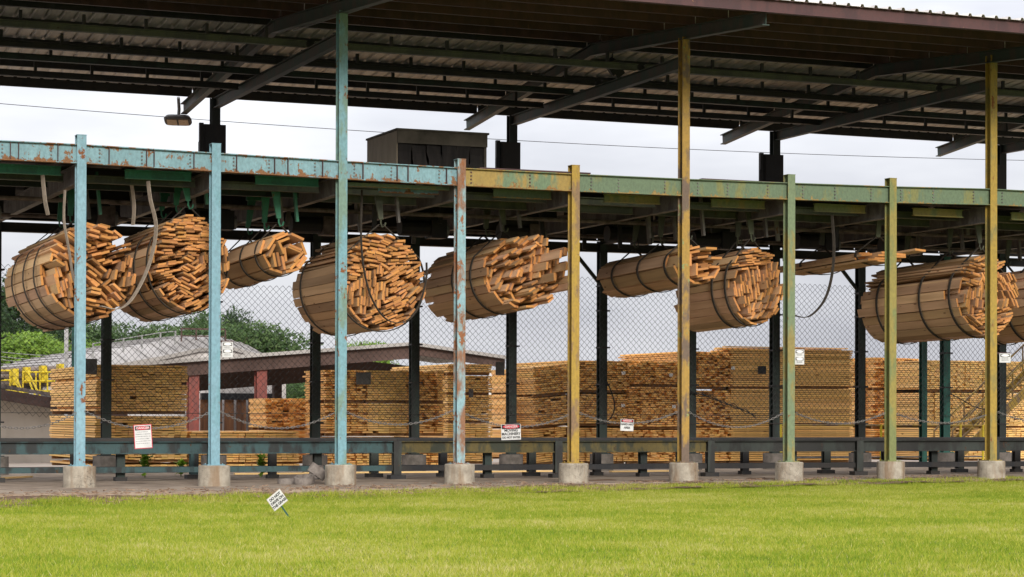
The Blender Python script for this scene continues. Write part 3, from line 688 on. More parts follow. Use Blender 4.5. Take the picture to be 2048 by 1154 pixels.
bundles = [ # u, v, yfront, a, b, length, w, t, protrusion, seed, yaw, pitch, slings, label
 (185,540,1.1,.86,.93,4.05,.185,.045,.18,1,.02,-.02,(1.1,2.1,3.2),'large leftmost hanging bundle of ragged-ended boards beside the first blue post'),
 (385,525,1.0,.78,.94,3.2,.155,.037,.035,2,.03,-.022,(.35,1.3,2.5),'tall round hanging bundle with tightly packed ends left of the second blue post'),
 (572,503,1.0,.45,.42,3.5,.27,.048,.06,3,.02,-.036,(.5,1.5,2.7),'small hanging bundle of wide boards between the second blue and tall blue-green posts'),
 (768,562,1.1,.90,.97,3.1,.17,.041,.035,4,0,-.008,(.2,2.6),'largest round hanging bundle behind the tall blue-green post'),
 (1048,543,1.6,.72,.78,3.6,.16,.046,.40,5,.02,-.035,(1.1,2.1),'long hanging bundle with widely staggered board ends behind the rusted post'),
 (1402,527,1.0,.54,.43,4.0,.25,.048,.05,6,.0,-.028,(.6,1.9,3.2),'slim hanging bundle of wide boards behind the tall mottled yellow post'),
 (1518,570,1.3,.62,.84,2.7,.17,.038,.07,7,.0,-.025,(.35,.95),'hanging bundle with jumbled ends just left of the sage green post'),
 (1980,590,1.2,.80,.92,4.1,.19,.040,.06,8,.0,-.016,(.4,1.6,3.4),'big hanging bundle of long boards behind the last yellow post'),
 (2150,600,1.2,.70,.85,3.0,.19,.040,.08,9,.0,-.03,(.4,1.6,2.6),'hanging bundle cut off by the right edge of the photo')]
SH = {1:'the ragged bundle by the first blue post',2:'the tightly packed bundle left of the second blue post',3:'the small bundle right of the second blue post',4:'the largest bundle behind the tall blue-green post',5:'the staggered bundle behind the rusted post',6:'the slim bundle at the tall mottled post',7:'the jumbled bundle left of the sage green post',8:'the long bundle behind the last yellow post',9:'the bundle cut off at the right edge'}
for (u, v, yf, a, b, Ln, w_, t_, pr, sd_, yw, pt_, sl, lab) in bundles:
    c = at(u, v, yf); bt = thing('lumber_bundle', lab, 'lumber bundle', c, 0, 'sorted board bundles hanging in slings')
    P, A = pack(a, b, w_, t_, 40+sd_, 1.0, 300); r = random.Random(sd_)
    bt.rotation_euler = (pt_, 0, yw)
    for (x, z), an in zip(P, A):
        l_ = Ln-r.choice((0, 0, 0, .3, .6)); dy = r.gauss(0, pr)
        if pr > .3: dy = -abs(r.gauss(0, pr))*1.0+.30-.60*(x/a)
        elif pr > .2 and x < -.25*a: dy += .75
        edge_ = (x/a)**2+(z/b)**2 > .78
        if edge_ and pr < .3: dy = r.uniform(-.04, .22)
        k_ = r.choice((r.uniform(.84, 1.16), r.uniform(.84, 1.16), r.uniform(.55, .85))); tone = (k_, k_*r.uniform(.93, 1.03), k_*r.uniform(.88, 1.08), 1)
        me = board_mesh(w_, t_, l_)
        if not me.materials: me.materials.append(M['wood'])
        put('board', me, bt, (x, dy+Ln/2+(Ln-l_)*r.choice((-.5, .5)), z), (r.gauss(0, .004), -an, r.gauss(0, .006)), tone)
    for i, yo in enumerate(sl):
        s = thing('sling', '%s webbing sling round %s' % (('front', 'middle', 'rear')[i] if len(sl) == 3 else ('front', 'rear')[i], SH[sd_]), 'sling', c, 0, 'webbing slings under the bundles')
        s.rotation_euler = bt.rotation_euler
        zt = b+.16
        sling_mesh(a, b, zt, yo).build('webbing', M['strap'], s)
        ho = thing('sling_hook', '%s hanger arm above %s' % (('front', 'middle', 'rear')[i] if len(sl) == 3 else ('front', 'rear')[i], SH[sd_]), 'hanger', (c.x, c.y+yo, c.z+zt), 0, 'steel hanger arms holding the slings')
        hm = M['green'] if u < 640 else M['olive']
        ht_ = 5.98-(c.z+zt); dxa = (-.10, .04, .12)[i % 3]
        mb = MB(); mb.add([(-.045,-.025,.10),(.045,-.025,.10),(.045,.025,.10),(-.045,.025,.10),(dxa-.10,-.03,ht_),(dxa+.10,-.03,ht_),(dxa+.10,.03,ht_),(dxa-.10,.03,ht_)], [(3,2,1,0),(4,5,6,7),(0,1,5,4),(1,2,6,5),(2,3,7,6),(3,0,4,7)]); mb.build('arm', hm, ho)
        MB().b2((dxa-.15,-.05,ht_-.28), (dxa+.15,.05,ht_)).build('bracket', hm, ho)
        MB().tube([(0,0,.13),(0,0,.02),(.03,0,-.05),(.08,0,-.03),(.10,0,.04)], .018, 6).build('hook', hm, ho)
        MB().bar((.38,.02,.05), (.30,.02,ht_), .05, .10, (0,1,0)).build('side_arm', M['green'] if (u < 640 and i == 0) else M['brownsteel'], ho)
# flat bundle of a few boards
c = at(1780, 508, 1.2); bt = thing('lumber_bundle', 'thin flat bundle of a dozen wide boards hanging right of the sage green post', 'lumber bundle', c, 0, 'sorted board bundles hanging in slings')
bt.rotation_euler = (-.025, 0, .0); r = random.Random(4)
for i, (x, z, dy, an) in enumerate([(-.42,-.13,0,.05),(-.14,-.14,.1,-.03),(.15,-.13,.0,.04),(-.45,-.06,.5,.1),(-.16,-.08,.15,0),(.14,-.07,-.2,0),(-.40,.0,.3,.12),(-.1,-.02,.1,.02),(.2,-.01,-.1,-.05),(-.28,.06,.6,.06),(.05,.05,.2,.0),(.55,.07,-.35,-.08)]):
    me = board_mesh(.27, .045, 3.6)
    if not me.materials: me.materials.append(M['wood'])
    k_ = r.uniform(.85, 1.1); put('board', me, bt, (x, 1.8+dy, z), (0, -an, 0), (k_, k_*.97, k_*.93, 1))
for i, yo in enumerate((.5, 2.9)):
    s = thing('sling', ('front', 'rear')[i]+' dark webbing sling under the thin flat bundle of wide boards', 'sling', c, 0, 'webbing slings under the bundles')
    s.rotation_euler = bt.rotation_euler
    sling_mesh(.55, .19, .42, yo).build('webbing', M['strap'], s)
    ho = thing('sling_hook', ('front', 'rear')[i]+' steel hanger arm above the thin flat bundle of wide boards', 'hanger', (c.x, c.y+yo, c.z+.42), 0, 'steel hanger arms holding the slings')
    MB().bar((0,0,-.02), (.06,0,.70), .11, .05, (0,1,0)).build('arm', M['olive'], ho); MB().b2((-.09,-.05,.42), (.17,.05,.68)).build('bracket', M['olive'], ho)
# loose slings
def loose(ps, mat, w_, label):
    P = [at(u, v, y) for u, v, y in ps]; n = len(P); pts = []
    for i in range(n-1):
        p0, p1, p2, p3 = P[max(i-1,0)], P[i], P[i+1], P[min(i+2, n-1)]
        for q in range(5):
            t_ = q/5; pts.append(.5*((2*p1)+(-p0+p2)*t_+(2*p0-5*p1+4*p2-p3)*t_*t_+(-p0+3*p1-3*p2+p3)*t_**3))
    pts.append(P[-1]); t = thing('loose_sling', label, 'sling', P[0]); o = MB().band(pts, (.35,-1,0), w_, .014).build('webbing', mat); world_child(o, t)
loose([(296,362,.5),(301,400,.5),(312,450,.5),(306,500,.6),(290,550,.6),(262,600,.6),(235,618,.7),(200,612,.8)], M['paleStrap'], .11, 'pale loose sling hanging in front of the gap between the two leftmost bundles')
loose([(1664,430,.6),(1668,500,.6),(1662,560,.6),(1646,605,.6),(1615,634,.7),(1580,628,.9)], M['strap'], .07, 'dark loose sling sagging in a long curve right of the sage green post')
loose([(85,350,.6),(90,400,.6),(96,430,.7)], M['paleStrap'], .12, 'short pale strap end hanging below the first bay of the front beam')
loose([(262,360,1.2),(268,410,1.2),(266,450,1.3)], M['paleStrap'], .11, 'short pale strap end hanging left of the second blue post')
loose([(724,380,.8),(722,470,.8),(728,540,.85),(745,600,.9),(775,640,.95),(812,642,.95),(838,610,.95),(852,560,.95),(853,525,.95)], M['strap'], .05, 'dark sling drooping across the front of the largest round bundle')
loose([(130,380,.7),(128,440,.7),(138,500,.7),(148,560,.7),(165,590,.7)], M['paleStrap'], .07, 'greyish strap trailing down behind the first blue post')

loose([(1212,760,8.9),(1225,790,8.8),(1229,815,8.8),(1222,835,8.8),(1208,846,8.9)], M['cable'], .03, 'thin black cable looping off the rear post left of the hard hat sign')
for q_, dv in enumerate((0, 5, -4)):
    P = [at(u, v+dv*(1 if i % 2 else -1), 8.9) for i, (u, v) in enumerate([(1375,783),(1400,788),(1425,795),(1447,806),(1468,812),(1490,822),(1512,832)])]
    wt = thing('tangled_wire', ['middle', 'lower', 'upper'][q_]+' strand of dark tangled wire drooping left of the sage green post', 'wire', P[0], 0, 'tangled wire by the sage green post'); world_child(MB().tube(P, .012, 5).build('strand', M['cable']), wt)
P = [at(u, v, 8.9) for u, v in [(1900,787),(1925,800),(1945,812),(1965,818),(1995,826)]]
wt = thing('tangled_wire', 'dark wire drooping from the teal rear post towards the last yellow post', 'wire', P[0]); world_child(MB().tube(P, .014, 5).build('strand', M['cable']), wt)

# ------------------------------------------------------------------ machinery below the deck
mc = 0
PN = ['first blue post','second blue post','tall blue-green post','rusted post','ochre post','tall mottled post','sage green post','green and ochre post','last yellow post','right edge of the photo']
for k in range(-1, 9):
    xm = fx[k]+1.2; r = random.Random(k+50)
    mo = thing('drive_unit', 'sooty drive motor below the deck, %s' % ('left of the leftmost blue post' if k < 0 else 'right of the '+PN[k]), 'motor', (xm, 5.6+r.uniform(-.3,.3), 5.35), 0, 'drive motors below the deck')
    MB().cyl((-.42,0,.1), (.25,0,.1), .19, 14).build('motor_body', M['black'], mo, smooth=False)
    MB().b2((.26,-.2,-.12), (.62,.2,.28)).build('gearbox', M['pipe'] if r.random() < .3 else M['black'], mo)
    MB().b2((-.3,-.12,.26), (.5,.12,.38)).build('mounting_plate', M['black'], mo)
    MB().cyl((.62,0,.05), (.70,0,.05), .15, 14).build('sprocket', M['galv'], mo)
    for q in range(3):
        xx = xm+r.uniform(-.9, .9); y = (2.7, 4.9, 7.1)[q]+r.uniform(-.35, .35)
        ha = thing('hanger_bracket', ('front', 'middle', 'rear')[q]+' drop bracket under the deck just '+('left of the first blue post' if k < 0 else 'right of the '+PN[k]), 'bracket', (xx, y, 6.09), 0, 'dark drop brackets under the deck'); mc += 1
        ln = r.uniform(.55, 1.0); MB().bar((0,0,0), (r.uniform(-.12,.12),0,-ln), .09, .05, (0,1,0)).build('drop_arm', M['brownsteel'] if r.random() < .5 else M['black'], ha)
        MB().b2((-.14,-.06,-.10), (.14,.06,-.001)).build('top_plate', M['black'], ha)
for i, y in enumerate((3.3, 7.0)):
    pp = thing('air_pipe', ('front', 'rear')[i]+' sooty pipe running lengthwise below the shed deck', 'pipe', (0,0,0))
    MB().cyl((fx[-2], y, 5.52), (26, y, 5.52), .045, 8).build('pipe_run', M['pipe'], pp); MB().box((10, y, 5.70), (.05,.05,.30)).build('pipe_hanger', M['black'], pp)
# hood on the deck
hx0, hx1 = at(795, 300, 3.0).x, at(975, 300, 3.0).x; hzt = at(900, 262, 3.0).z
hood = thing('dust_hood', 'black boxy hood with hanging curtains on the deck left of the rusted post', 'hood', (hx0, 3.0, 6.13))
W_ = hx1-hx0; H_ = hzt-6.13
MB().b2((-.03,-.03,H_-.04), (W_+.03,1.95,H_)).build('top_sheet', M['hood'], hood)
MB().b2((0,0,H_-.30), (W_,.03,H_-.04)).build('front_header', M['hood'], hood)
mb = MB()
for i in range(10): mb.b2((0, .05+i*.19, 0), (.05 if i % 2 else .02, .05+i*.19+.185, H_-.04))
mb.build('corrugated_side', M['hoodside'], hood); MB().b2((W_-.05, .05, 0), (W_, 1.9, H_-.04)).build('side_sheet', M['hood'], hood)
MB().b2((.05, 1.85, 0), (W_-.05, 1.9, H_-.04)).build('back_sheet', M['curtain'], hood)
for i in range(6):
    xa = .03+i*(W_-.08)/6; r = random.Random(i)
    mb = MB(); n_ = 5
    for j in range(n_+1):
        for q in (0, 1): mb.v.append((xa+q*(W_-.10)/6+r.uniform(-.10,.10)*(j/n_), .06+.05*math.sin(i*1.3+j)+.02*q, (H_-.30)*(1-j/n_)+.0))
    mb.f = [(2*j, 2*j+1, 2*j+3, 2*j+2) for j in range(n_)]; o = mb.build('curtain_strip', M['curtain'], hood); so_ = o.modifiers.new('t', 'SOLIDIFY'); so_.thickness = .008
# cabinets on the tall rear posts
for (u0, u1, v0, v1, lab) in ((400, 452, 250, 300, 'above the second blue post'), (994, 1041, 285, 333, 'right of the dust hood'), (1522, 1567, 310, 356, 'above the sage green post'), (1985, 2012, 330, 378, 'behind the last yellow post')):
    p0 = at(u0, v1, BY-.3); p1 = at(u1, v0, BY-.3); ca = thing('electrical_cabinet', 'dark electrical cabinet on the tall rear post '+lab, 'cabinet', (p0.x, BY-.3, p0.z-.25), 0, 'dark cabinets on the tall rear posts')
    wv, hv = p1.x-p0.x, p1.z-p0.z+.25
    MB().b2((.10,0,0), (wv,.17,hv)).build('cabinet_body', M['grey'] if False else M['black'], ca); MB().b2((.13,-.02,.05), (wv*.48,-.001,hv-.05)).build('door', M['black'], ca)
    MB().b2((0,.03,.06), (.095,.12,hv+.03)).build('side_box', M['black'], ca)
    MB().tube([(.03,.0,-.1),(-.03,.0,.1),(-.03,.0,hv*.5),(.0,.0,hv*.55)], .012, 5).build('conduit', M['cable'], ca)
# lamps
lp = at(356, 240, 12.2); la = thing('area_light', 'oval grey area light hanging at the end of the leftmost rafter', 'lamp', lp)
def sup(w_, d_, n=28, e=.45): return [(w_*math.copysign(abs(math.cos(2*PI*i/n))**e, math.cos(2*PI*i/n)), d_*math.copysign(abs(math.sin(2*PI*i/n))**e, math.sin(2*PI*i/n))) for i in range(n)]
mb = MB(); n_ = 28
for w2, d2, z2 in ((.27,.16,-.05),(.29,.18,-.01),(.25,.15,.05),(.12,.08,.08)): mb.v += [(x, y, z2) for x, y in sup(w2, d2)]
mb.f = [(j*n_+i, j*n_+(i+1) % n_, (j+1)*n_+(i+1) % n_, (j+1)*n_+i) for j in range(3) for i in range(n_)]+[tuple(range(n_-1,-1,-1)), tuple(range(3*n_, 4*n_))]
mb.build('housing', M['grey'], la)
for sx in (-.12, .12): MB().b2((sx-.10,-.12,-.066), (sx+.10,.12,-.051)).build('lamp_panel', M['lens'], la)
MB().tube([(0,0,.07),(.01,-.02,.12),(.02,-.10,.20),(.02,-.35,.34)], .035, 8).build('mounting_arm', M['galv'], la)
la.rotation_euler = (-.36, .02, -.35); la.scale = (1.15, 1.15, 1.15)
lp = at(1225, 128, 4.0); la = thing('flood_light', 'black square flood light under the roof near the tall mottled post', 'lamp', lp, .5)
M_t = Matrix.Rotation(.7, 3, 'Y') @ Matrix.Rotation(.6, 3, 'X')
MB().box((0,0,-.05), (.30,.20,.24), M_t).build('housing', M['black'], la); MB().box((.10,-.1,-.16), (.25,.02,.2), M_t).build('visor', M['black'], la); MB().cyl((0,0,.05), (0,0,.5), .018, 6).build('stem', M['black'], la)
# overhead wire
wa, wb = at(-60, 202, 14), at(2120, 322, 14); wi = thing('overhead_wire', 'thin overhead wire crossing the sky behind the shed', 'wire', wa)
pts = [wa.lerp(wb, i/40)-Vector((0,0,.25*4*(i/40)*(1-i/40))) for i in range(41)]; o = MB().tube(pts, .008, 4).build('cable', M['cable']); world_child(o, wi)

# ------------------------------------------------------------------ rubber belting pile by the tall blue-green post
def coil(label, p, R, h_, rot, flat=1.0, turns=1):
    t = thing('rubber_offcut', label, 'rubber scrap', p, 0, 'scraps of worn conveyor rubber'); t.rotation_euler = rot
    n = 26
    for q in range(turns):
        rr = R-q*.03; mb = MB()
        pts = [(rr*math.cos(2*PI*i/n), rr*flat*math.sin(2*PI*i/n)) for i in range(n)]
        for z in (0, h_):
            for s_ in (1, .86): mb.v += [(x*s_, y*s_, z) for x, y in pts]
        for i in range(n):
            j = (i+1) % n; mb.f += [(i, j, 2*n+j, 2*n+i), (n+j, n+i, 3*n+i, 3*n+j), (2*n+i, 2*n+j, 3*n+j, 3*n+i), (j, i, n+i, n+j)]
        mb.build('coil', M['rubber'], t, smooth=False)
p = atg(582, 968); coil('low flattened ring of grey rubber at the left of the scrap pile', (p.x, p.y+.2, .0), .21, .10, (0,0,.2), .8, 2)
p = atg(612, 969); coil('crumpled ring of grey rubber in the middle of the scrap pile', (p.x, p.y+.1, .03), .23, .13, (.12,-.15,.5), .7, 2)
p = atg(633, 968); coil('thick grey rubber roll lying tilted on top of the scrap pile', (p.x, p.y+.1, .16), .20, .19, (.25,.55,.3), .6, 3)
p = atg(652, 966); coil('tall folded grey rubber loop leaning on the concrete footing', (p.x-.05, p.y+.45, .10), .15, .22, (.1,-.1,.3), .9, 2)

# ------------------------------------------------------------------ stacks of lumber packs behind the fence
PW, PT, PITCH_ = .140, .0425, .0575
def lumber_pack(label, x0, x1, y, z0, z1, rag=.03, axis='Y', length=4.6, tone=(1,1,1), tilt=0, solid=False, seed=0, group='stacked lumber packs behind the fence'):
    r = random.Random(seed); W_ = x1-x0; t = thing('lumber_pack', label, 'lumber pack', ((x0+x1)/2, y, z0), 0, group)
    t.rotation_euler = (0, -tilt, 0); pitch = .046 if solid else PITCH_
    rows = max(1, int((z1-z0-.02)/pitch)); cols = max(1, int(W_/(PW+.004))); cw = W_/cols; cnt = 0
    if axis == 'Y':
        me = board_mesh(cw-.004, PT, length)
        if not me.materials: me.materials.append(M['stack'])
        sh = [r.gauss(0, rag) for _ in range(cols)]
        for j in range(rows):
            rs = r.gauss(0, .010)
            for i in range(cols):
                if r.random() < .012 and rag < .08 or cnt >= 300: continue
                dy = r.gauss(0, rag)+(sh[i]*.6)
                k_ = r.uniform(.84, 1.08); cnt += 1
                put('board', me, t, (-W_/2+cw*(i+.5)+rs+r.gauss(0,.004), dy+length/2, .03+pitch*(j+.5)), (r.gauss(0,.0015), r.gauss(0,.012) if rag > .05 else 0, 0), (tone[0]*k_, tone[1]*k_*r.uniform(.94,1.02), tone[2]*k_*r.uniform(.85,1.05), 1))
    else:
        # long sides face the shed: boards run left to right
        nd = 7; cols = 1; me = board_mesh(.16, PT, W_)
        if not me.materials: me.materials.append(M['stack'])
        for j in range(rows):
            for i in range(nd):
                if cnt >= 300: continue
                k_ = r.uniform(.74, 1.10) if i == 0 else .9; cnt += 1
                put('board', me, t, (r.gauss(0, .03), .08+i*.166+r.gauss(0, .008), .03+pitch*(j+.5)), (0, 0, PI/2), (tone[0]*k_, tone[1]*k_*r.uniform(.97,1.03), tone[2]*k_*r.uniform(.9,1.1), 1))
    # stickers between the courses, bearers below, added closing strips at the back
    st = MB(); D = length if axis == 'Y' else 1.1
    if axis == 'X':
        for j in range(rows-1):
            st.box((0, .95, .03+pitch*(j+1)), (W_*.985, .035, pitch-PT-.001))  # no real sticker: back strip added to stop sky light through the courses
            for q in range(5): st.box((-W_/2+.1+q*(W_-.2)/4, .46, .03+pitch*(j+1)), (.035, .9, pitch-PT-.001))
        st.build('sticker', M['stickm'], t, kind='stuff')
    elif not solid:
        for q in range(4):
            yy = .25+q*(D-.5)/3
            for j in range(rows-1): st.box((0, yy, .03+pitch*(j+1)), (W_*.985, .035, pitch-PT-.001))
        st.build('sticker', M['stickm'], t, kind='stuff')
    for q in range(3):
        yy = .2+q*(D-.4)/2; MB().box((0, yy, .0), (W_*.97, .09, .074)).build('bearer', M['stickm'], t)
    if axis == 'X': MB().box((0, .78, .0), (W_*.965, .09, .076)).build('bearer', M['stickm'], t)  # extra bearer added at the back to block sky light between tiers
    return t
M['stickm'] = simple('weathered_sticker_wood', (.20,.11,.05), (.34,.20,.09), 5, .85, .002)
seed_ = [100]
def stack(name, ua, ub, y, vs, cols=1, rag=.03, axis='Y', length=4.6, tone=(1,1,1), tilt=0, solid=False, bottom=None):
    """vs: pixel heights of the top and of the gaps between tiers, down to the ground"""
    xa, xb = at(ua, 800, y).x, at(ub, 800, y).x; tiers = []
    zs = [max(0.03, at((ua+ub)/2, v, y).z) for v in vs]+[0.03]
    tn = len(zs)-1; names = {1: ['only'], 2: ['upper', 'lower'], 3: ['top', 'middle', 'bottom'], 4: ['top', 'second', 'third', 'bottom']}[tn]
    cn = {1: [''], 2: ['left ', 'right '], 3: ['left ', 'middle ', 'right ']}[cols]
    for i in range(tn):
        z1, z0 = zs[i], zs[i+1]+.035
        if z1-z0 < .06: continue
        for c in range(cols):
            seed_[0] += 1; w_ = (xb-xa)/cols; rg = rag[c] if isinstance(rag, (tuple, list)) else rag
            lab = ('%s%s-tier pack of %s boards in the %s' % (cn[c], names[i], 'ragged' if rg > .05 else 'neat', name)) if tn > 1 or cols > 1 else 'pack of pale stacked boards, the %s' % name
            tl = tone[c] if isinstance(tone[0], tuple) else tone
            lumber_pack(lab.strip(), xa+c*w_+.006, xa+(c+1)*w_-.006, y+rng.uniform(-.04,.04), z0, z1-(0 if i else 0), rg, axis, length, tl, tilt, solid if not isinstance(solid, tuple) else solid[c], seed_[0])
OR = (1.06, .90, .74); YL = (1.08, 1.03, .90); MD = (1.06, .97, .84)
stack('stack left of the red column', 191, 376, 11.5, [727, 828, 925], 2, (.02,.02), length=5.6, tone=(MD, YL))
stack('low stack below the red columns', 381, 600, 11.5, [862, 930], 2, .03, length=2.2, tone=MD)
stack('small far stack beside the second red column', 531, 622, 17.0, [797, 860], 1, .07, tone=OR, solid=True, length=1.6)
stack('stack behind the tall blue-green post', 652, 893, 11.9, [738, 806, 872], 3, (.09,.02,.10), length=1.7, tone=((1.06,.92,.76), YL, (1.08,.95,.80)))
stack('stack behind the rusted post', 895, 984, 15.4, [727, 750, 790, 846], 1, .02, tone=YL)
stack('far narrow stack left of the ochre post', 1028, 1066, 20.5, [737, 789, 858], 1, .10, tone=OR, solid=True, length=2)
stack('leaning stack behind the ochre post', 1070, 1137, 14.6, [728, 791, 854], 1, .05, tone=MD, tilt=.085, length=1.6)
stack('stack right of the ochre post', 1139, 1255, 14.6, [721, 785, 852], 1, (.045,), tone=MD, length=4)
stack('stack below the hard hat sign', 1257, 1360, 14.5, [719, 773, 858], 1, .09, tone=(1.08,.95,.80), solid=False, length=4)
stack('stack right of the tall mottled post', 1366, 1458, 14.5, [703, 778, 856], 1, .09, tone=(1.08,.95,.80), length=4)
LONG=1
stack('long-sided stack left of the sage green post', 1460, 1586, 14.5, [700, 778], 1, .02, axis='X', tone=(1.1, .97, .76))
stack('long-sided stack right of the sage green post', 1589, 1706, 14.5, [700, 777, 851], 1, .02, axis='X', tone=(1.1, .97, .76))
stack('dim stack right of the long-sided stacks', 1708, 1748, 18, [722, 776, 852], 1, .03, tone=MD)
stack('ragged stack behind the green and ochre post', 1750, 1846, 17.4, [715, 781, 858], 1, .09, tone=OR, tilt=-.02, length=2.4)
stack('widest stack beside the yellow stair', 1852, 2076, 15.38, [721, 784, 856], 2, (.02,.02), tone=YL, length=4.6)
# loose boards on top of the long sided stacks
for (ua, ub, v, y, tn, lab) in ((1440, 1585, 697, 14.6, YL, 'loose boards laid on top of the long-sided stack left of the sage green post'), (1560, 1690, 696, 14.8, YL, 'loose boards laid on top of the long-sided stack right of the sage green post')):
    xa, xb = at(ua, v, y).x, at(ub, v, y).x; z = at(1500, 702, y).z; t = thing('loose_boards', lab, 'boards', ((xa+xb)/2, y, z+.04))
    me = board_mesh(.2, .03, xb-xa)
    if not me.materials: me.materials.append(M['stack'])
    for j in range(3): put('board', me, t, (j*.12-.1, .1+.2*(j % 2), j*.036), (0, 0, PI/2+.03*j), (1.1,1.1,1.1,1))
# tags and dark panels fixed on the packs
def patch(u, v, w_, h_, y, mat, name, label, cat):
    p = at(u, v, y); t = thing(name, label, cat, p); MB().box((0,0,0), (w_,.01,h_)).build('sheet', mat, t)
for (u, v, y, lab) in ((1247, 746, 14.48, 'white paper tag on the top tier right of the ochre post'), (1246, 811, 14.48, 'white paper tag on the middle tier right of the ochre post'), (1342, 750, 14.38, 'white paper tag on the top tier below the hard hat sign'), (1348, 813, 14.38, 'white paper tag on the middle tier left of the tall mottled post'), (1466, 736, 14.38, 'white paper tag on the long-sided stack left of the sage green post'), (1872, 741, 16.45, 'white paper tag on the top tier right of the teal column'), (1866, 816, 16.45, 'white paper tag on the middle tier right of the teal column')):
    patch(u, v, .11, .09, y, M['paper'], 'paper_tag', lab, 'tag')
patch(727, 757, .38, .30, 11.7, M['grey'], 'dark_placard', 'dark grey square placard on the stack behind the tall blue-green post', 'placard')
patch(942, 786, .13, .22, 15.25, M['grey'], 'dark_placard', 'small grey square placard on the stack behind the rusted post', 'placard')
patch(1524, 740, .26, .22, 14.38, M['ink'], 'dark_placard', 'dark square placard on the long-sided stack left of the sage green post', 'placard')
patch(1000, 737, .24, .34, 12.0, M['grey'], 'dark_placard', 'dark grey square placard on a wire right of the rusted post', 'placard')
patch(180, 733, .33, .36, 11.2, M['grey'], 'dark_placard', 'dark grey square placard left of the first rear post', 'placard')
# planks leaning/lying
def plank(u, v, y, l_, rz_, label, z=None):
    p = atg(u, v); t = tag(MB().box((0,0,0), (l_, .14, .035)).build('loose_plank', M['stack']), label, 'plank'); t.location = (p.x, y if y else p.y, z if z else .03); t.rotation_euler = (0, 0, rz_)
plank(22, 958, None, 1.6, .9, 'single plank lying on the slab at the far left edge')
plank(760, 948, 7.6, 3.4, .0, 'plank lying on the slab behind the conveyor beside the rusted post')
plank(1010, 944, 7.6, 3.0, .05, 'plank lying on the slab behind the conveyor near the machinery sign')
plank(560, 950, 7.2, 2.0, -.05, 'plank lying on the slab behind the conveyor left of the rubber scraps')
plank(1300, 944, 7.0, 2.4, .1, 'plank lying on the slab behind the conveyor near the tall mottled post')

# ------------------------------------------------------------------ yellow stair and rails at right
sy = 11.3; p0 = at(1905, 940, sy); stair = thing('yellow_stair', 'yellow steel stair climbing to the right behind the last yellow post', 'stair', (p0.x, sy, 0))
run, rise = .245, .20
for q, yy in enumerate((0, .9)):
    MB().bar((0, yy, .1), (run*18, yy, .1+rise*18), .05, .22).build('stringer', M['catyellow'] if False else M['post4'], stair)
    MB().tube([(0, yy, .95), (run*18, yy, .95+rise*18)], .026, 6).build('handrail', M['post4'], stair)
    MB().tube([(0, yy, .52), (run*18, yy, .52+rise*18)], .020, 6).build('handrail', M['post4'], stair)
    for j in range(0, 19, 4): MB().cyl((run*j, yy, .1+rise*j), (run*j, yy, .95+rise*j), .024, 6).build('baluster', M['post4'], stair)
for j in range(18): MB().box((run*(j+.5), .45, .12+rise*(j+.5)), (.26, .86, .03)).build('tread', M['post4'], stair)
ra = at(1558, 900, 11.0).x; rb = at(1990, 900, 11.0).x; rail = thing('yellow_guard_rail', 'low yellow pipe guard rail in front of the lumber packs left of the yellow stair', 'guard rail', (ra, 11.0, 0))
MB().cyl((0,0,1.10), (rb-ra,0,1.10), .026, 8).build('top_rail', M['post4'], rail); MB().cyl((0,0,.55), (rb-ra,0,.55), .022, 8).build('mid_rail', M['brownsteel'], rail); MB().cyl((0,0,.25), (rb-ra,0,.25), .022, 8).build('mid_rail', M['brownsteel'], rail)
for u in (1560, 1762, 1921, 1966): xx = at(u, 900, 11.0).x-ra; MB().cyl((xx,0,0), (xx,0,1.13), .035 if u > 1600 else .05, 8).build('rail_post', M['catyellow'], rail)

# ------------------------------------------------------------------ far buildings
y = 34.0
cp = thing('timber_canopy', 'brown open canopy with a low gabled roof and faded red columns behind the stacks', 'canopy', (at(640, 860, y).x, y, 0))
ox = cp.location.x
Lx, Px, Rx = at(180, 700, y).x-ox, at(822, 700, y).x-ox, at(1010, 700, y).x-ox
Lz, Pz, Rz = at(300, 733, y).z, at(812, 684, y).z, at(1010, 712, y).z
def slab2(a, b_, y0, y1, th, name, mat):
    mb = MB(); mb.add([(a[0],y0,a[1]),(b_[0],y0,b_[1]),(b_[0],y0,b_[1]-th),(a[0],y0,a[1]-th),(a[0],y1,a[1]),(b_[0],y1,b_[1]),(b_[0],y1,b_[1]-th),(a[0],y1,a[1]-th)], [(0,3,2,1),(4,5,6,7),(0,1,5,4),(3,7,6,2),(0,4,7,3),(1,2,6,5)]); return mb.build(name, mat, cp)
slab2((Lx,Lz), (Px,Pz), -.25, 7, .12, 'roof', M['whiteroof']); slab2((Px,Pz), (Rx,Rz), -.25, 7, .12, 'roof', M['whiteroof'])
slab2((Lx,Lz-.125), (Px,Pz-.125), 0, .15, .46, 'fascia', M['brown']); slab2((Px,Pz-.125), (Rx,Rz-.125), 0, .15, .30, 'fascia', M['brown'])
slab2((Lx,Lz-.5), (Px,Pz-.5), 6, 6.15, .7, 'fascia', M['brown']); slab2((Px,Pz-.5), (Rx,Rz-.4), 6, 6.15, .5, 'fascia', M['brown'])
for u in (390, 526): MB().ibeam((at(u,800,y).x-ox, .3, 0), (at(u,800,y).x-ox, .3, 2.95), h=.36, w=.36, up=(0,1,0)).build('column', M['redpost'], cp)
for u in (985,): MB().box((at(u,800,y).x-ox, .3, 1.8), (.12,.12,3.6)).build('column', M['white'], cp)
for u in (660, 980): MB().box((at(u,800,y).x-ox, 6.5, 1.5), (.3,.3,3.0)).build('column', M['brown'], cp)
y = 44
kb = thing('kiln_tank', 'stained grey round-sided kiln under the brown canopy', 'kiln', (at(500, 860, y).x, y, 0)); ox = kb.location.x
R_ = (at(585,800,y).x-at(395,800,y).x)/2; mb = MB(); n = 28
zt = at(500, 738, y).z
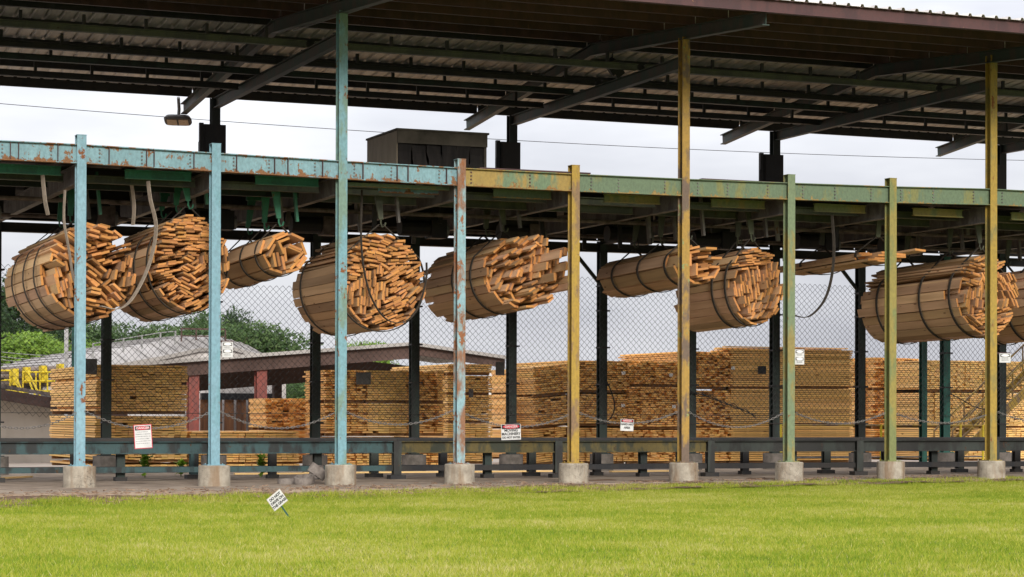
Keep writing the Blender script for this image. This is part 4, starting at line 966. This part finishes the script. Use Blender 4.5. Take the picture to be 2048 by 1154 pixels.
cx = (at(585,800,y).x+at(395,800,y).x)/2-ox
MB().cyl((cx, R_, 0), (cx, R_, zt), R_, 36).build('shell', M['kiln'], kb)
MB().cyl((cx, R_, zt+.001), (cx, R_, zt+.5), R_*.98, 36, R_*.5).build('top', M['kiln'], kb)
for i in range(6):
    xa = at(395+i*24, 800, y).x-ox; MB().b2((xa, -.5-.02*(i % 2), 0), (xa+.36, -.4, at(500, 800, y).z)).build('door', M['rustdoor'], kb)
MB().b2((at(395,800,y).x-ox, -.62, at(500,800,y).z), (at(540,800,y).x-ox, -.4, at(500,787,y).z)).build('lintel', M['ink'], kb)
# pale roofed building left
y = 46
pb = thing('pale_roofed_building', 'long building with a pale domed roof edged by short rail posts behind the left stack', 'building', (at(300, 860, y).x, y, 0)); ox = pb.location.x
prof = [(60, 742), (100, 733), (190, 708), (330, 683), (400, 668), (470, 667), (530, 684), (560, 704), (575, 730)]
pts = [(at(u, v, y).x-ox, at(u, v, y).z) for u, v in prof]; mb = MB(); n = len(pts)
for yy, dz in ((0, -.55), (3, 0), (16, .1)): mb.v += [(x, yy, z+dz) for x, z in pts]
mb.f = [(j*n+i, j*n+i+1, (j+1)*n+i+1, (j+1)*n+i) for j in range(2) for i in range(n-1)]
rf = mb.build('roof', M['whiteroof'], pb, smooth=False)
so_ = rf.modifiers.new('t', 'SOLIDIFY'); so_.thickness = .15
for i in range(1, 26):
    f_ = i/26*(n-1); j = int(f_); q_ = f_-j; xa = pts[j][0]+(pts[j+1][0]-pts[j][0])*q_; za = pts[j][1]+(pts[j+1][1]-pts[j][1])*q_
    MB().tube([(xa, 0, za-.52), (xa, 3, za+.03), (xa, 16, za+.13)], .022, 4).build('roof_seam', M['whiteroof'], pb)
mb = MB(); mb.add([(x, .2, z-.62) for x, z in pts]+[(pts[-1][0], .2, -.1), (pts[0][0], .2, -.1)], [tuple(range(n+2))[::-1]]); mb.add([(x, 15, z-.3) for x, z in pts]+[(pts[-1][0], 15, -.1), (pts[0][0], 15, -.1)], [tuple(range(n+2))]); mb.build('wall', M['kiln'], pb)
rp = []
for u, v in ((187, 700), (248, 690), (285, 684), (322, 678), (352, 675)):
    q = at(u, v, y); MB().box((q.x-ox, .1, q.z), (.06, .06, .55)).build('rail_post', M['galv'], pb); rp.append((q.x-ox, .1, q.z+.25))
MB().tube(rp, .02, 5).build('rail', M['galv'], pb)
q0, q1 = at(362, 658, y+2), at(450, 661, y+2)
MB().b2((q0.x-ox, 2, q0.z-.02), (q1.x-ox, 2.06, q0.z+.05)).build('roof_bar', M['brown'], pb); MB().b2((q0.x-ox, 2, q0.z-.30), (q1.x-ox, 2.06, q0.z-.25)).build('roof_bar', M['brown'], pb)
for i in range(4): xx = q0.x-ox+(q1.x-q0.x)*i/3.001; MB().b2((xx, 1.99, q0.z-.9), (xx+.05, 2.07, q0.z)).build('roof_bar', M['brown'], pb)
# beige wall building left, with dark eave
y = 26
bw = thing('beige_shed', 'low beige clad shed with a dark sloping eave at the far left', 'shed', (at(40, 860, y).x, y, 0)); ox = bw.location.x
a, b_ = at(-160, 770, y), at(250, 836, y)
mb = MB(); mb.add([(a.x-ox, 0, -.1), (b_.x-ox, 0, -.1), (b_.x-ox, 0, b_.z), (a.x-ox, 0, a.z), (a.x-ox, 7, -.1), (b_.x-ox, 7, -.1), (b_.x-ox, 7, b_.z), (a.x-ox, 7, a.z)], [(0,1,2,3),(5,4,7,6),(1,5,6,2),(4,0,3,7),(3,2,6,7)]); mb.build('wall', M['beige'], bw)
for dz, th, yy in ((.0, .14, -.35), (.16, .17, -.25), (.34, .10, -.15)):
    MB().bar((a.x-ox, yy, a.z+dz), (b_.x-ox, yy, b_.z+dz), .3, th).build('eave', M['brown'] if dz < .3 else M['pipe'], bw)
for i in range(12):
    xx = a.x-ox+(b_.x-a.x)*i/12; MB().b2((xx, -.012, -.05), (xx+.03, -.002, a.z+(b_.z-a.z)*i/12-.1)).build('cladding_rib', M['beige'], bw)
# yellow catwalk with ladders and dust collectors
y = 30
cw_ = thing('yellow_catwalk', 'yellow railed catwalk with ladders and yellow blocks above the beige shed roof', 'catwalk', (at(40, 860, y).x, y, 0)); ox = cw_.location.x
def P2(u, v, dy=0): q = at(u, v, y); return Vector((q.x-ox, dy, q.z))
for v in (741, 760, 781): MB().cyl(P2(-30, v), P2(22, v), .03, 6).build('rail', M['catyellow'], cw_)
for v in (744, 762): MB().cyl(P2(45, v), P2(110, v), .028, 6).build('rail', M['catyellow'], cw_)
MB().box((P2(45, 783)), (2.4, 1.0, .09)).build('walkway', M['catyellow'], cw_); MB().box((P2(45, 792)), (2.5, 1.2, .10)).build('walkway', M['grey'], cw_)
for u in (0, 20, 46, 72, 80, 95): MB().cyl(P2(u, 742), P2(u, 783), .026, 6).build('baluster', M['catyellow'], cw_)
for (ua, va, ub, vb) in ((20,742,36,792),(48,742,70,797),(24,760,30,790),(52,765,60,795)): MB().cyl(P2(ua,va,-.6), P2(ub,vb,-1.0), .032, 6).build('ladder_rail', M['catyellow'], cw_)
for u, v0, v1 in ((33, 736, 770), (57, 733, 766), (90, 730, 765), (125, 727, 740)):
    a1, b1 = P2(u-5.5, v1), P2(u+5.5, v0)
    hh = (b1.z-a1.z)/2
    for q in range(2): MB().b2((a1.x, .1, a1.z+q*hh), (b1.x, .6, a1.z+(q+.94)*hh)).build('valve_block', M['catyellow'], cw_)
for v in (741, 752, 768): MB().cyl(P2(-40, v+2, .8), P2(140, v-4, .8), .12, 10).build('pipe', M['pipe'], cw_)
MB().b2(P2(-20, 778, 1.2), P2(100, 752, 1.5)+Vector((0,.4,0))).build('machine_box', M['pipe'], cw_)
# white lattice pole
y = 24
po = thing('lattice_pole', 'white lattice pole rising beside the first blue post behind the left stack', 'pole', (at(136, 860, y).x, y, 0)); 
MB().box((-.06, 0, 2.6), (.10,.10,5.4)).build('mast', M['white'], po); MB().box((.14, 0, 2.6), (.08,.08,5.4)).build('mast', M['teal'], po)
mb = MB()
for i in range(16): mb.cyl((-.06,0,.3+i*.32), (.14,0,.3+(i+1)*.32), .015, 5)
mb.build('lacing', M['galv'], po, kind='stuff')
# power lines
for i, (va, vb) in enumerate(((697, 712), (706, 722), (711, 730), (728, 722))):
    a, b_ = at(-60, va-2, 70), at(135, vb, 70); t = thing('power_line', ['uppermost', 'second', 'third', 'lowest'][i]+' grey power line in front of the trees at far left', 'wire', a, 0, 'grey power lines at far left'); o = MB().tube([a.lerp(b_, q/6)-Vector((0,0,.1*q/6*(1-q/6)*4)) for q in range(7)], .018, 4).build('cable', M['galv']); world_child(o, t)
# far small white building seen past the rusted post
y = 60; fb = thing('far_white_building', 'small far white building with a pale roof between the rusted and ochre posts', 'building', (at(990, 860, y).x, y, 0)); ox = fb.location.x
a, b_ = at(970, 850, y), at(1045, 790, y)
MB().b2((a.x-ox, 0, -.1), (b_.x-ox, 5, b_.z)).build('wall', M['beige'], fb); MB().b2((a.x-ox-.3, -.4, b_.z), (b_.x-ox+.3, 5.4, b_.z+.35)).build('roof', M['whiteroof'], fb); MB().b2((a.x-ox+.5, -.03, b_.z-1.0), (a.x-ox+1.0, -.005, b_.z-.4)).build('window', M['grey'], fb)

# ------------------------------------------------------------------ trees
def crown_mesh(name, mat, R_, H_, n, leaf, seed, lobes=9):
    r = np.random.default_rng(seed); cs = []
    for i in range(lobes):
        a = r.uniform(0, 2*PI); q = r.uniform(.1, .75); z = r.uniform(-.55, .75); q *= math.sqrt(max(.15, 1-z*z))
        cs.append((R_*q*math.cos(a), R_*q*math.sin(a), H_/2*(1+z)*.85+H_*.08, R_*r.uniform(.26, .48)))
    cs = np.array(cs); idx = r.integers(0, lobes, n); c = cs[idx]
    d = r.normal(size=(n, 3)); d /= np.linalg.norm(d, axis=1)[:, None]; rad = c[:, 3]*(r.random(n)**.28)
    sub = np.sin(d[:,0]*7+idx)*np.sin(d[:,1]*6+1.3*idx)*np.sin(d[:,2]*7)
    p = c[:, :3]+d*(rad*(1+.22*sub))[:, None]*np.array([1, 1, .85])
    u = r.normal(size=(n, 3)); u /= np.linalg.norm(u, axis=1)[:, None]; w_ = np.cross(u, d); w_ /= np.linalg.norm(w_, axis=1)[:, None]+1e-6
    s = leaf*r.uniform(.6, 1.4, n)[:, None]
    v = np.stack([p-u*s*.6, p+w_*s*.5, p+u*s*.6], 1)
    o = tri_object(name, v, mat, r.random(n)*.7+.3*(d[:,2]*.5+.5)*0+.15); me = o.data; bpy.data.objects.remove(o); return me
def trunk_mesh(H_, R_, seed):
    r = random.Random(seed); mb = MB(); mb.tube([(0,0,-.2),(.05,0,H_*.3),(0,.1,H_*.6),(.1,0,H_)], [R_,R_*.8,R_*.55,R_*.25], 8)
    for i in range(6):
        a = r.uniform(0, 6.28); z = H_*r.uniform(.4, .8); l = H_*.35; mb.tube([(0,0,z),(math.cos(a)*l*.5,math.sin(a)*l*.5,z+l*.35),(math.cos(a)*l,math.sin(a)*l,z+l*.6)], [R_*.35,R_*.2,R_*.08], 5)
    me = mb.mesh('trunk'); me.materials.append(M['bark']); return me
cm = [crown_mesh('crown', M['leaf'], 5.2, 9.5, 15000, .26, 1, 16), crown_mesh('crown', M['leafdk'], 4.6, 11, 14000, .25, 2, 15), crown_mesh('crown', M['leaflt'], 5.0, 8.5, 14000, .26, 3, 14), crown_mesh('crown', M['leaf'], 5.6, 8.5, 15000, .26, 4, 18)]
tm = trunk_mesh(8, .3, 1)
trees = [ # u, top v, depth y, variant, width scale, label
 (-60, 560, 95, 1, 1.0, 'tall dark tree at the far left edge'), (18, 520, 100, 1, .85, 'tallest dark tree showing between the leftmost post and the frame edge'), (25, 640, 85, 2, 1.0, 'bright yellow-green bushy tree low at the far left'), (95, 655, 86, 2, .8, 'bright green tree just left of the lattice pole'),
 (100, 610, 105, 1, 1.0, 'dark tree behind the lattice pole'), (200, 628, 108, 0, 1.0, 'mid green tree right of the first blue post'), (275, 640, 104, 3, 1.0, 'broad green tree behind the pale domed roof'), (345, 622, 108, 0, 1.0, 'rounded green tree left of the second blue post'),
 (400, 600, 112, 0, .9, 'green tree partly hidden by the second blue post'), (447, 588, 125, 1, .62, 'thin dark pine-like tree peeking above the tree line right of the second blue post'), (470, 640, 106, 3, .95, 'leafy tree right of the small bracket notice'), (525, 655, 108, 3, .85, 'green tree sloping down behind the red columns'), (585, 682, 110, 0, .7, 'low green tree at the right end of the tree line'),
 (640, 700, 100, 0, .6, 'low tree glimpsed left of the tall blue-green post'), (725, 662, 112, 2, .55, 'sparse pale green tree behind the brown canopy ridge'), (605, 740, 70, 0, .55, 'green tree seen under the brown canopy roof'), (1003, 762, 130, 1, .5, 'small dark tree above the far white building'), (150, 680, 84, 0, .8, 'green tree close behind the lattice pole')]
for i, (u, v, y, vr, ws, lab) in enumerate(trees):
    p = at(u, v, y); H0 = {0: 9.5, 1: 11, 2: 8.5, 3: 8.5}[vr]*.98; t = thing('tree', lab, 'tree', (p.x, y, -.1), rng.uniform(0, 6.28), 'trees beyond the lumber yard')
    s = max(p.z, 2)/(H0+.6)
    cr_ = put('crown', cm[vr], t, (0,0,.5*s)); cr_.scale = (s*ws*1.15 if p.z > 8 else ws*1.1, s*ws*1.15 if p.z > 8 else ws*1.1, s)
    tr_ = put('trunk', tm, t, (0,0,0)); tr_.scale = (s, s, s)
# distant tree belt so the horizon closes beyond the yard
# weeds at the slab
def weed(u, v, y, h_, label, seed):
    r = random.Random(seed); g = at(u, v, y); t = thing('weed', label, 'plant', (g.x, y, 0), 0, 'weeds growing behind the conveyor'); tri = []; st = MB()
    for s in range(7):
        a = r.uniform(0, 6.28); lean = r.uniform(.05, .35); hh = h_*r.uniform(.6, 1); pts = [Vector((math.cos(a)*lean*hh*q*q*.8, math.sin(a)*lean*hh*q*q*.8, hh*q)) for q in (0, .35, .7, 1)]
        st.tube(pts, [.009,.007,.005,.003], 4)
        for q in range(14):
            f_ = r.uniform(.25, 1); b0 = pts[0].lerp(pts[3], f_); b0.z = hh*f_; d = Vector((r.gauss(0,1), r.gauss(0,1), r.uniform(-.3,.7))).normalized(); l = r.uniform(.10,.20); sd2_ = d.cross(Vector((0,0,1))).normalized()*l*.34
            tri.append([b0, b0+d*l*.5+sd2_, b0+d*l]); tri.append([b0, b0+d*l, b0+d*l*.5-sd2_])
    st.build('stems', M['weed'], t, kind='stuff'); o = tri_object('leaves', np.array([[list(p) for p in q] for q in tri]), M['weed'], np.array([r.random() for _ in tri])); o.parent = t; o['kind'] = 'stuff'
weed(290, 942, 5.6, .66, 'tall leafy green weed below the danger notice', 1); weed(362, 942, 6.6, .38, 'small green weed left of the second blue post', 2); weed(524, 942, 5.6, .50, 'green weed behind the conveyor right of the second blue post', 3)
